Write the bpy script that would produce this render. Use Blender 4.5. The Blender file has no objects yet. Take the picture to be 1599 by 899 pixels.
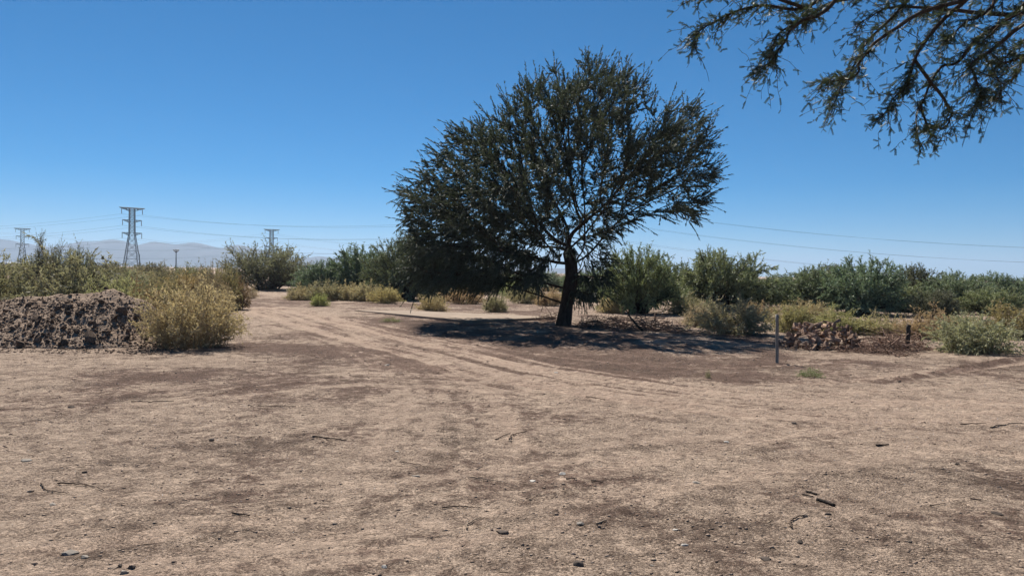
import bpy, bmesh, math, random
import numpy as np
from mathutils import Vector, Matrix

R = math.radians
sc = bpy.context.scene
C = sc.collection

# ---------------------------------------------------------------- camera
F_PX, CX, CY, HOR, CAM_H = 1185.0, 799.5, 449.5, 425.0, 1.9
ROLL = R(0.95)                                # the phone was held slightly askew
PITCH = math.atan((CY - HOR) / F_PX)
cam_d = bpy.data.cameras.new('camera')
cam = bpy.data.objects.new('camera', cam_d)
C.objects.link(cam)
cam.matrix_world = Matrix.Translation((0, 0, CAM_H)) @ Matrix.Rotation(R(90) - PITCH, 4, 'X') @ Matrix.Rotation(ROLL, 4, 'Z')
cam_d.sensor_width = 36.0
cam_d.lens = 36.0 * F_PX / 1599.0
cam_d.clip_start = 0.05
cam_d.clip_end = 40000
sc.camera = cam

# ---------------------------------------------------------------- sky, sun, exposure
SUN_EL = 51.0
SHADOW = np.array([0.36, -0.933])            # the way shadows fall on the ground
world = bpy.data.worlds.new('World')
sc.world = world
world.use_nodes = True
wn = world.node_tree
bg = wn.nodes['Background']
sky = wn.nodes.new('ShaderNodeTexSky')
sky.sky_type = 'NISHITA'
sky.sun_disc = False
sky.sun_elevation = R(SUN_EL)
sky.sun_rotation = math.atan2(-SHADOW[0], -SHADOW[1])
sky.altitude = 3000
sky.air_density = 1.0
sky.dust_density = 0.0
sky.ozone_density = 10.0
hsv = wn.nodes.new('ShaderNodeHueSaturation')      # the phone's colour rendering of a blue sky
hsv.inputs['Hue'].default_value = 0.490
hsv.inputs['Saturation'].default_value = 1.32
wn.links.new(sky.outputs[0], hsv.inputs['Color'])
wn.links.new(hsv.outputs[0], bg.inputs[0])
bg.inputs[1].default_value = 0.05
sun_d = bpy.data.lights.new('sun', 'SUN')
sun_d.energy = 5.0
sun_d.angle = R(0.53)
sun_d.color = (1.0, 0.935, 0.84)
sun = bpy.data.objects.new('sun', sun_d)
C.objects.link(sun)
ce = math.cos(R(SUN_EL))
sun_dir = Vector((SHADOW[0] * ce, SHADOW[1] * ce, -math.sin(R(SUN_EL))))
sun.rotation_euler = sun_dir.to_track_quat('-Z', 'Y').to_euler()
sun.location = (-20, 30, 60)
sc.view_settings.view_transform = 'Standard'
sc.view_settings.look = 'None'
sc.view_settings.exposure = 0.80
sc.view_settings.gamma = 1.0
sc.render.engine = 'CYCLES'
sc.cycles.max_bounces = 6
sc.cycles.diffuse_bounces = 3
sc.cycles.glossy_bounces = 2
sc.cycles.transmission_bounces = 4
sc.cycles.transparent_max_bounces = 8
sc.cycles.volume_bounces = 0
sc.cycles.caustics_reflective = False
sc.cycles.caustics_refractive = False

# ---------------------------------------------------------------- helpers
def hor(px):
    """photo row of the horizon at column px"""
    return HOR + math.tan(ROLL) * (px - CX)

def ray(px, py):
    x, zc = (px - CX) / F_PX, -(py - CY) / F_PX
    c, s = math.cos(ROLL), math.sin(ROLL)
    return x * c - zc * s, x * s + zc * c

def at(px, py, z=0.0):
    """world point on the level z seen at photo pixel (px, py)"""
    x, zc = ray(px, py)
    c, s = math.cos(PITCH), math.sin(PITCH)
    dy, dz = c + zc * s, -s + zc * c
    t = (z - CAM_H) / dz
    return np.array([x * t, dy * t])

def at_dist(px, py, D):
    x, zc = ray(px, py)
    c, s = math.cos(PITCH), math.sin(PITCH)
    dy, dz = c + zc * s, -s + zc * c
    return np.array([x * D / dy, D, CAM_H + dz * D / dy])

def hash2(ix, iy, seed):
    h = (ix.astype(np.int64) * 374761393 + iy.astype(np.int64) * 668265263 + seed * 1442695041) & 0xffffffff
    h = ((h ^ (h >> 13)) * 1274126177) & 0xffffffff
    h = h ^ (h >> 16)
    return (h & 0xffff) / 65535.0 * 2 - 1

def noise(x, y, seed=0):
    x = np.asarray(x, float); y = np.asarray(y, float)
    ix, iy = np.floor(x), np.floor(y)
    fx, fy = x - ix, y - iy
    ux, uy = fx * fx * (3 - 2 * fx), fy * fy * (3 - 2 * fy)
    a, b = hash2(ix, iy, seed), hash2(ix + 1, iy, seed)
    c, d = hash2(ix, iy + 1, seed), hash2(ix + 1, iy + 1, seed)
    return (a * (1 - ux) + b * ux) * (1 - uy) + (c * (1 - ux) + d * ux) * uy

def fbm(x, y, seed=0, octv=4):
    s, a, t = 0, 1.0, 0
    for i in range(octv):
        s = s + a * noise(x * 2 ** i + 17.3 * i, y * 2 ** i - 9.1 * i, seed + i)
        t += a
        a *= 0.5
    return s / t

def sstep(a, b, v):
    t = np.clip((v - a) / (b - a), 0, 1)
    return t * t * (3 - 2 * t)

def unit(v):
    return v / np.maximum(np.linalg.norm(v, axis=-1, keepdims=True), 1e-9)

def mesh_np(name, verts, faces, smooth=False, attrs=None, face_attrs=None):
    """verts (N,3); faces: list of integer arrays (M,3) or (M,4)"""
    me = bpy.data.meshes.new(name)
    faces = [f for f in (faces if isinstance(faces, list) else [faces]) if len(f)]
    me.vertices.add(len(verts))
    me.vertices.foreach_set('co', np.ascontiguousarray(verts, np.float32).ravel())
    loops = np.concatenate([f.ravel() for f in faces]).astype(np.int32)
    tot = np.concatenate([np.full(len(f), f.shape[1], np.int32) for f in faces])
    start = np.concatenate([[0], np.cumsum(tot)[:-1]]).astype(np.int32)
    me.loops.add(len(loops)); me.polygons.add(len(tot))
    me.loops.foreach_set('vertex_index', loops)
    me.polygons.foreach_set('loop_start', start)
    if smooth:
        me.polygons.foreach_set('use_smooth', np.ones(len(tot), bool))
    me.update(calc_edges=True)
    for k, v in (attrs or {}).items():
        a = me.attributes.new(k, 'FLOAT', 'POINT'); a.data.foreach_set('value', np.asarray(v, np.float32))
    for k, v in (face_attrs or {}).items():
        a = me.attributes.new(k, 'FLOAT', 'FACE'); a.data.foreach_set('value', np.asarray(v, np.float32))
    return me

def link(name, me, mat=None, parent=None, loc=None):
    o = bpy.data.objects.new(name, me)
    C.objects.link(o)
    if mat is not None and me is not None and not me.materials:
        me.materials.append(mat)
    if parent is not None:
        o.parent = parent
    if loc is not None:
        o.location = loc
    return o

def tag(o, label=None, cat=None, group=None, kind=None):
    if label: o['label'] = label
    if cat: o['category'] = cat
    if group: o['group'] = group
    if kind: o['kind'] = kind
    return o

def empty(name, loc, rz=0):
    e = bpy.data.objects.new(name, None)
    e.empty_display_size = 0.2
    C.objects.link(e)
    e.location = loc
    e.rotation_euler = (0, 0, rz)
    return e

def tubes(P, Rad, sides=4, cap=True):
    """P (N,K,3) polylines, Rad (N,K) radii -> verts, quads"""
    P = np.asarray(P, float); Rad = np.asarray(Rad, float)
    N, K, _ = P.shape
    T = np.empty_like(P)
    T[:, 1:-1] = P[:, 2:] - P[:, :-2]
    T[:, 0] = P[:, 1] - P[:, 0]; T[:, -1] = P[:, -1] - P[:, -2]
    T = unit(T)
    mean = unit(T.mean(axis=1))
    ref = np.where(np.abs(mean[:, 2:3]) > 0.8, np.array([[1.0, 0, 0]]), np.array([[0, 0, 1.0]]))
    U = unit(np.cross(T, ref[:, None, :])); V = np.cross(T, U)
    a = np.arange(sides) / sides * 2 * np.pi
    ring = U[:, :, None] * np.cos(a)[None, None, :, None] + V[:, :, None] * np.sin(a)[None, None, :, None]
    verts = (P[:, :, None] + ring * Rad[:, :, None, None]).reshape(-1, 3)
    idx = np.arange(N * K * sides).reshape(N, K, sides)
    nx = np.roll(idx, -1, axis=2)
    q = np.stack([idx[:, :-1], nx[:, :-1], nx[:, 1:], idx[:, 1:]], -1).reshape(-1, 4)
    return verts, q

def merge(parts):
    """[(verts, quads), ...] -> one"""
    vs, qs, o = [], [], 0
    for v, q in parts:
        vs.append(v); qs.append(q + o); o += len(v)
    return np.concatenate(vs), np.concatenate(qs)

def leaf_faces(pos, d, L, W, rng, flat=0.0):
    n = len(pos)
    d = unit(d)
    rv = rng.normal(size=(n, 3)); rv[:, 2] += flat * 0
    s = unit(np.cross(d, rv))
    if flat:
        hs = unit(np.cross(d, np.array([[0, 0, 1.0]])))
        s = unit(s * (1 - flat) + hs * flat)
    L = np.broadcast_to(L, (n,))[:, None]; W = np.broadcast_to(W, (n,))[:, None]
    v = np.stack([pos - s * W * 0.5, pos + s * W * 0.5, pos + d * L], 1)
    return v.reshape(-1, 3), np.arange(n * 3).reshape(n, 3)

# ---------------------------------------------------------------- materials
def new_mat(name):
    m = bpy.data.materials.new(name)
    m.use_nodes = True
    nt = m.node_tree
    nt.nodes.clear()
    out = nt.nodes.new('ShaderNodeOutputMaterial')
    return m, nt, out

def N(nt, typ, **kw):
    n = nt.nodes.new(typ)
    for k, v in kw.items():
        if k.startswith('i_'):
            key = k[2:]
            key = int(key) if key.isdigit() else key.replace('_', ' ')
            n.inputs[key].default_value = v
        else:
            setattr(n, k, v)
    return n

def ramp(nt, fac, stops):
    r = nt.nodes.new('ShaderNodeValToRGB')
    while len(r.color_ramp.elements) < len(stops):
        r.color_ramp.elements.new(0.5)
    for e, (p, c) in zip(r.color_ramp.elements, stops):
        e.position = p
        e.color = (*c, 1) if len(c) == 3 else c
    nt.links.new(fac, r.inputs[0])
    return r.outputs[0]

def mixc(nt, fac, a, b, mode='MIX'):
    m = nt.nodes.new('ShaderNodeMix')
    m.data_type = 'RGBA'; m.blend_type = mode
    for sock, v in ((m.inputs[0], fac), (m.inputs[6], a), (m.inputs[7], b)):
        if isinstance(v, (int, float)): sock.default_value = v
        elif isinstance(v, tuple): sock.default_value = (*v, 1) if len(v) == 3 else v
        else: nt.links.new(v, sock)
    return m.outputs[2]

def math_n(nt, op, a, b=None, c=None, clamp=False):
    m = nt.nodes.new('ShaderNodeMath'); m.operation = op; m.use_clamp = clamp
    for i, v in enumerate((a, b, c)):
        if v is None: continue
        if isinstance(v, (int, float)): m.inputs[i].default_value = v
        else: nt.links.new(v, m.inputs[i])
    return m.outputs[0]

def foliage_mat(name, trans=0.3, var=0.5, spec=0.25):
    """leaf colour = the object's own colour, varied leaf by leaf"""
    m, nt, out = new_mat(name)
    oi = N(nt, 'ShaderNodeObjectInfo')
    at_ = N(nt, 'ShaderNodeAttribute', attribute_name='rnd')
    k = math_n(nt, 'MULTIPLY_ADD', at_.outputs['Fac'], 2 * var, 1 - var)
    col = mixc(nt, 1.0, oi.outputs['Color'], k, 'MULTIPLY')
    dry = math_n(nt, 'GREATER_THAN', at_.outputs['Fac'], 0.88)
    hs = N(nt, 'ShaderNodeHueSaturation', i_Hue=0.47, i_Saturation=1.0, i_Value=1.15)
    nt.links.new(col, hs.inputs['Color'])
    col = mixc(nt, dry, col, hs.outputs[0])
    b = N(nt, 'ShaderNodeBsdfPrincipled', i_Roughness=0.55)
    b.inputs['Specular IOR Level'].default_value = spec
    nt.links.new(col, b.inputs['Base Color'])
    t = N(nt, 'ShaderNodeBsdfTranslucent')
    tc = mixc(nt, 1.0, col, (1.05, 1.08, 0.75), 'MULTIPLY')
    nt.links.new(tc, t.inputs['Color'])
    mx = N(nt, 'ShaderNodeMixShader', i_0=trans)
    nt.links.new(b.outputs[0], mx.inputs[1]); nt.links.new(t.outputs[0], mx.inputs[2])
    nt.links.new(mx.outputs[0], out.inputs[0])
    return m

def rough_mat(name, c1, c2, scale=8.0, rough=0.9, bump=0.3, bump_scale=None, detail=6, stretch=None, spec=0.08, rand=0.0, dist=0.02):
    m, nt, out = new_mat(name)
    tc = N(nt, 'ShaderNodeTexCoord')
    mp = N(nt, 'ShaderNodeMapping')
    if stretch: mp.inputs['Scale'].default_value = stretch
    nt.links.new(tc.outputs['Object'], mp.inputs[0])
    n = N(nt, 'ShaderNodeTexNoise', i_Scale=scale, i_Detail=detail, i_Roughness=0.65)
    nt.links.new(mp.outputs[0], n.inputs['Vector'])
    col = ramp(nt, n.outputs['Fac'], [(0.3, c1), (0.7, c2)])
    if rand:
        oi = N(nt, 'ShaderNodeObjectInfo')
        k = math_n(nt, 'MULTIPLY_ADD', oi.outputs['Random'], 2 * rand, 1 - rand)
        col = mixc(nt, 1.0, col, k, 'MULTIPLY')
    b = N(nt, 'ShaderNodeBsdfPrincipled', i_Roughness=rough)
    b.inputs['Specular IOR Level'].default_value = spec
    nt.links.new(col, b.inputs['Base Color'])
    n2 = N(nt, 'ShaderNodeTexNoise', i_Scale=bump_scale or scale * 3, i_Detail=5.0)
    nt.links.new(mp.outputs[0], n2.inputs['Vector'])
    bp = N(nt, 'ShaderNodeBump', i_Strength=bump, i_Distance=dist)
    nt.links.new(n2.outputs['Fac'], bp.inputs['Height'])
    nt.links.new(bp.outputs[0], b.inputs['Normal'])
    nt.links.new(b.outputs[0], out.inputs[0])
    return m

PALE, MID, WET = (0.490, 0.374, 0.286), (0.285, 0.202, 0.152), (0.175, 0.112, 0.086)

def ground_mat():
    m, nt, out = new_mat('dirt')
    tc = N(nt, 'ShaderNodeTexCoord')
    P = tc.outputs['Object']
    def nz(scale, det=5, rough=0.6, dist=0.0, stretch=None):
        v = P
        if stretch:
            mp = N(nt, 'ShaderNodeMapping'); mp.inputs['Scale'].default_value = stretch
            nt.links.new(P, mp.inputs[0]); v = mp.outputs[0]
        n = N(nt, 'ShaderNodeTexNoise', i_Scale=scale, i_Detail=det, i_Roughness=rough, i_Distortion=dist)
        nt.links.new(v, n.inputs['Vector'])
        return n.outputs['Fac']
    a_wet = N(nt, 'ShaderNodeAttribute', attribute_name='wet').outputs['Fac']
    a_grit = N(nt, 'ShaderNodeAttribute', attribute_name='grit').outputs['Fac']
    a_trk = N(nt, 'ShaderNodeAttribute', attribute_name='track').outputs['Fac']
    big, midn, fine, vfine = nz(0.5, 5), nz(3.2, 6, 0.7), nz(22, 5, 0.7), nz(120, 3, 0.6)
    clodn, fleck, fleck2 = nz(9, 6, 0.72), nz(48, 4, 0.75), nz(15, 5, 0.8, 0.6)
    # pale dust <-> brown crust
    f = math_n(nt, 'ADD', math_n(nt, 'MULTIPLY', big, 0.40), math_n(nt, 'MULTIPLY', midn, 0.40))
    f = math_n(nt, 'ADD', f, math_n(nt, 'MULTIPLY', clodn, 0.20))
    col = ramp(nt, f, [(0.42, PALE), (0.55, (0.415, 0.312, 0.238)), (0.64, MID)])
    # damp reddish soil, broken edges
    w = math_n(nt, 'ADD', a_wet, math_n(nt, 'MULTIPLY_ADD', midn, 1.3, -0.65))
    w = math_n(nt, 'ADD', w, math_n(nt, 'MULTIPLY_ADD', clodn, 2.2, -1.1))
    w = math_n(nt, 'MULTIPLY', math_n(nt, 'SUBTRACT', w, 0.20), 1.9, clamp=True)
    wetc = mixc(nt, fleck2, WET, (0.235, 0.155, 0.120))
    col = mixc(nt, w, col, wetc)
    # tyre-pressed dust, pinkish
    t = math_n(nt, 'MULTIPLY', a_trk, math_n(nt, 'MULTIPLY_ADD', midn, 1.2, 0.2), clamp=True)
    col = mixc(nt, math_n(nt, 'MULTIPLY', t, 0.6), col, (0.40, 0.288, 0.222))
    # crumbs and grit: dark flecks, thick in patches
    reg = math_n(nt, 'MULTIPLY_ADD', midn, 0.40, -0.20)
    reg = math_n(nt, 'ADD', reg, math_n(nt, 'MULTIPLY', a_grit, 0.13))
    reg = math_n(nt, 'ADD', reg, math_n(nt, 'MULTIPLY', a_wet, 0.04))
    reg = math_n(nt, 'SUBTRACT', reg, math_n(nt, 'MULTIPLY', a_trk, 0.10))
    g1 = math_n(nt, 'MULTIPLY', math_n(nt, 'SUBTRACT', math_n(nt, 'ADD', fleck, reg), 0.505), 10.0, clamp=True)
    g2 = math_n(nt, 'MULTIPLY', math_n(nt, 'SUBTRACT', math_n(nt, 'ADD', fleck2, reg), 0.585), 8.0, clamp=True)
    dk = mixc(nt, vfine, (0.062, 0.040, 0.029), (0.155, 0.108, 0.080))
    col = mixc(nt, math_n(nt, 'MULTIPLY', g2, 0.55), col, dk)
    col = mixc(nt, math_n(nt, 'MULTIPLY', g1, 0.80), col, dk)
    # pale chips
    pc = math_n(nt, 'MULTIPLY', math_n(nt, 'SUBTRACT', nz(33, 2, 0.5), 0.70), 12.0, clamp=True)
    col = mixc(nt, math_n(nt, 'MULTIPLY', pc, 0.6), col, (0.43, 0.36, 0.295))
    sp = ramp(nt, vfine, [(0.30, (0.62, 0.60, 0.58)), (0.5, (1, 1, 1)), (0.72, (1.12, 1.12, 1.12))])
    col = mixc(nt, 0.8, col, sp, 'MULTIPLY')
    b = N(nt, 'ShaderNodeBsdfPrincipled', i_Roughness=0.95)
    b.inputs['Specular IOR Level'].default_value = 0.12
    nt.links.new(col, b.inputs['Base Color'])
    h = math_n(nt, 'ADD', math_n(nt, 'MULTIPLY', fine, 0.5), math_n(nt, 'MULTIPLY', vfine, 0.15))
    led = math_n(nt, 'MULTIPLY', math_n(nt, 'SUBTRACT', clodn, 0.47), 6.0, clamp=True)       # crust ledges
    led2 = math_n(nt, 'MULTIPLY', math_n(nt, 'SUBTRACT', fleck2, 0.52), 7.0, clamp=True)
    h = math_n(nt, 'ADD', h, math_n(nt, 'MULTIPLY', clodn, 0.7))
    h = math_n(nt, 'ADD', h, math_n(nt, 'MULTIPLY', led, 0.26))
    h = math_n(nt, 'ADD', h, math_n(nt, 'MULTIPLY', led2, 0.16))
    h = math_n(nt, 'ADD', h, math_n(nt, 'MULTIPLY', g1, 0.16))
    h = math_n(nt, 'ADD', h, math_n(nt, 'MULTIPLY', g2, 0.22))
    bp = N(nt, 'ShaderNodeBump', i_Strength=1.0, i_Distance=0.06)
    nt.links.new(h, bp.inputs['Height'])
    nt.links.new(bp.outputs[0], b.inputs['Normal'])
    nt.links.new(b.outputs[0], out.inputs[0])
    return m

M = {}
M['ground'] = ground_mat()
M['mesq_leaf'] = foliage_mat('mesquite_leaf', 0.24, 0.45, 0.3)
M['bush_leaf'] = foliage_mat('dry_bush_leaf', 0.40, 0.40, 0.1)
M['bark'] = rough_mat('bark', (0.035, 0.026, 0.020), (0.10, 0.075, 0.058), 14, 0.95, 0.9, 30, stretch=(1, 1, 0.25), dist=0.05)
M['twig'] = rough_mat('twig_bark', (0.10, 0.075, 0.055), (0.20, 0.16, 0.12), 30, 0.9, 0.2)
M['straw_stem'] = rough_mat('straw_stem', (0.20, 0.15, 0.085), (0.34, 0.27, 0.16), 20, 0.9, 0.1)
M['clod'] = rough_mat('clod_earth', (0.062, 0.043, 0.032), (0.19, 0.138, 0.104), 9, 0.97, 0.8, 30, rand=0.35)
M['mound'] = rough_mat('mound_earth', (0.16, 0.115, 0.086), (0.37, 0.28, 0.212), 4.5, 0.97, 1.0, 22, dist=0.05)
M['gravel'] = rough_mat('grit', (0.15, 0.108, 0.082), (0.42, 0.32, 0.25), 7, 0.97, 0.2, spec=0.02)
M['stone'] = rough_mat('grey_stone', (0.216, 0.188, 0.160), (0.352, 0.312, 0.268), 12, 0.85, 0.4, 40, rand=0.15)
M['stone_dark'] = rough_mat('dark_stone', (0.06, 0.048, 0.041), (0.15, 0.12, 0.10), 14, 0.85, 0.4, 40, rand=0.2)
M['stone_pale'] = rough_mat('pale_stone', (0.384, 0.352, 0.312), (0.528, 0.496, 0.448), 12, 0.8, 0.3, 40)
M['stone_brown'] = rough_mat('brown_stone', (0.20, 0.145, 0.11), (0.38, 0.30, 0.235), 12, 0.9, 0.4, 40, rand=0.15)
M['stick'] = rough_mat('stick_bark', (0.048, 0.034, 0.027), (0.136, 0.100, 0.076), 18, 0.9, 0.4, 50)
M['stick_pale'] = rough_mat('stick_pale', (0.176, 0.132, 0.096), (0.304, 0.240, 0.184), 18, 0.9, 0.3, 50)
M['litter'] = rough_mat('litter', (0.10, 0.07, 0.05), (0.36, 0.28, 0.21), 2.5, 0.9, 0.1, spec=0.05)
M['char'] = rough_mat('charred_wood', (0.018, 0.015, 0.013), (0.07, 0.055, 0.045), 22, 0.85, 0.5, 50)
M['post'] = rough_mat('weathered_post', (0.17, 0.15, 0.13), (0.36, 0.33, 0.29), 10, 0.9, 0.5, 30, stretch=(1, 1, 0.15))
M['post_dark'] = rough_mat('dark_post', (0.035, 0.030, 0.027), (0.09, 0.075, 0.062), 10, 0.9, 0.5, 30, stretch=(1, 1, 0.15))
M['chunk'] = rough_mat('red_brown_chunk', (0.085, 0.050, 0.037), (0.47, 0.325, 0.24), 3, 0.92, 0.5, 24, rand=0.45)
M['dead'] = rough_mat('dead_brush', (0.09, 0.056, 0.044), (0.30, 0.205, 0.155), 4, 0.95, 0.2, rand=0.2)
M['concrete'] = rough_mat('old_concrete', (0.23, 0.18, 0.14), (0.33, 0.265, 0.21), 1.2, 0.93, 0.3, 20)
M['steel'] = rough_mat('galvanised_steel', (0.07, 0.09, 0.10), (0.11, 0.135, 0.145), 0.4, 0.7, 0.0, spec=0.1)
M['insul'] = rough_mat('insulator', (0.09, 0.10, 0.11), (0.14, 0.15, 0.16), 2.0, 0.4, 0.0, spec=0.5)
M['wire'] = rough_mat('wire_metal', (0.06, 0.065, 0.075), (0.09, 0.10, 0.11), 0.1, 0.7, 0.0)
M['hill'] = rough_mat('hill_rock', (0.045, 0.043, 0.045), (0.10, 0.09, 0.085), 0.004, 0.95, 0.0)
M['wall_w'] = rough_mat('white_wall', (0.72, 0.71, 0.68), (0.80, 0.79, 0.76), 0.6, 0.8, 0.0)
M['roof'] = rough_mat('metal_roof', (0.55, 0.56, 0.57), (0.66, 0.67, 0.68), 0.8, 0.5, 0.0)

# ---------------------------------------------------------------- ground
def path_world(pts):
    return np.array([at(*p) for p in pts])

def smooth_path(p, n=60):
    """Catmull-Rom through the points"""
    p = np.asarray(p, float)
    q = np.vstack([2 * p[0] - p[1], p, 2 * p[-1] - p[-2]])
    out = []
    m = len(p) - 1
    for i in range(m):
        t = np.linspace(0, 1, max(2, n // m), endpoint=(i == m - 1))[:, None]
        a, b, c, d = q[i], q[i + 1], q[i + 2], q[i + 3]
        out.append(0.5 * ((2 * b) + (-a + c) * t + (2 * a - 5 * b + 4 * c - d) * t ** 2 + (-a + 3 * b - 3 * c + d) * t ** 3))
    return np.vstack(out)

TRACKS = [  # pixel path, half width m, depth m
    ([(396, 483), (470, 503), (560, 529), (660, 566), (760, 620), (820, 700)], 0.10, 0.016),
    ([(425, 479), (540, 505), (660, 536), (800, 571), (960, 611), (1100, 640), (1300, 676), (1640, 715)], 0.11, 0.020),
    ([(440, 480), (600, 512), (760, 548), (900, 576), (1050, 594), (1250, 598), (1450, 583), (1640, 566)], 0.11, 0.022),
    ([(470, 484), (640, 515), (820, 548), (980, 567), (1120, 574), (1300, 566), (1430, 558)], 0.11, 0.022),
    ([(-40, 880), (400, 812), (800, 760), (1200, 684), (1640, 630)], 0.14, 0.014),
    ([(200, 900), (700, 850), (1000, 775), (1300, 710), (1640, 668)], 0.14, 0.012),
    ([(900, 590), (1100, 606), (1300, 612), (1620, 592)], 0.12, 0.016),
]
ROADS = [  # centre line, half width m, strength
    ([(392, 482), (480, 501), (580, 525), (700, 556), (850, 590), (1020, 618), (1250, 636), (1680, 640)], 2.2, 1.15),
    ([(420, 486), (520, 513), (610, 550), (680, 600), (700, 680), (660, 790), (560, 930)], 1.5, 0.32),
    ([(-60, 640), (300, 610), (560, 590), (800, 600)], 1.2, 0.45),
    ([(-60, 860), (500, 790), (1000, 720), (1680, 640)], 1.4, 0.55),
]
TRK = [(smooth_path(path_world(p), 48), w, d) for p, w, d in TRACKS]
RDS = [(smooth_path(path_world(p), 60), w, k) for p, w, k in ROADS]
WIND = smooth_path(path_world([(1350, 601), (1430, 588), (1500, 577), (1560, 567), (1660, 556)]), 40)

def seg_dist(x, y, pl):
    """signed distance to polyline and arclength"""
    best = np.full(x.shape, 1e9); sgn = np.zeros(x.shape); arc = np.zeros(x.shape)
    s0 = 0.0
    for a, b in zip(pl[:-1], pl[1:]):
        d = b - a; L = np.hypot(*d)
        if L < 1e-6: continue
        t = np.clip(((x - a[0]) * d[0] + (y - a[1]) * d[1]) / L ** 2, 0, 1)
        ex, ey = x - (a[0] + t * d[0]), y - (a[1] + t * d[1])
        dd = np.hypot(ex, ey)
        k = dd < best
        best = np.where(k, dd, best)
        sgn = np.where(k, np.sign(d[0] * ey - d[1] * ex), sgn)
        arc = np.where(k, s0 + t * L, arc)
        s0 += L
    return best, sgn, arc

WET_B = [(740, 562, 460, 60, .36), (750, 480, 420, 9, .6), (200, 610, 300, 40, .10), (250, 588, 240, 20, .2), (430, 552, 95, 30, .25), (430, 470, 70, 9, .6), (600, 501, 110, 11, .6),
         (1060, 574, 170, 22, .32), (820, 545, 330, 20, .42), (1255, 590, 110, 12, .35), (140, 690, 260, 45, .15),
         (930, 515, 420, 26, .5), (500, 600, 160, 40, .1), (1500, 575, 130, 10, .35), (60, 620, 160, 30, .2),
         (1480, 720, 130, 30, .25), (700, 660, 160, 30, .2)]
PALE_B = [(1400, 622, 220, 24, .5), (330, 830, 330, 55, .45), (1300, 850, 360, 60, .35), (70, 562, 130, 10, .6),
          (1000, 705, 300, 45, .35), (330, 566, 200, 8, .3), (1450, 660, 200, 25, .3)]
GRIT_B = [(1015, 700, 70, 8, .9), (700, 688, 40, 7, .8), (880, 706, 30, 5, .8), (1380, 745, 120, 20, .6),
          (1120, 770, 60, 10, .8), (800, 790, 200, 20, .5), (150, 880, 140, 14, .6), (640, 710, 80, 12, .5),
          (1040, 800, 130, 16, .55), (880, 850, 160, 25, .5), (1500, 740, 90, 18, .5), (350, 700, 120, 12, .5),
          (640, 800, 150, 14, .5), (470, 770, 60, 8, .5), (1150, 850, 80, 14, .5), (1420, 850, 140, 30, .45)]

def blobs(x, y, lst):
    s = np.zeros(x.shape)
    for px, py, rx, ry, k in lst:
        c = at(px, py)
        D = c[1]
        rxm = rx * D / F_PX
        rym = max(0.15, abs(at(px, py - ry)[1] - at(px, py + ry)[1]) / 2) if py - ry > hor(px) + 8 else D * 0.5
        e = ((x - c[0]) / rxm) ** 2 + ((y - c[1]) / rym) ** 2
        s = s + k * np.exp(-e)
    return s

def base_h(x, y):
    x = np.asarray(x, float); y = np.asarray(y, float)
    far = sstep(10, 26, np.hypot(x, y))
    h = 0.10 * fbm(x / 9.0, y / 9.0, 3, 3) * (0.25 + 0.75 * far)
    berm = 1.35 * sstep(0.3, 5.5, -x - 0.36 * y) * sstep(24, 40, y) * (1 - sstep(60, 110, y))
    h = h + berm * (1 + 0.22 * fbm(x / 3.5, y / 3.5, 8, 3))
    h = h * (1 - sstep(200, 400, np.hypot(x, y)))
    return h

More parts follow.
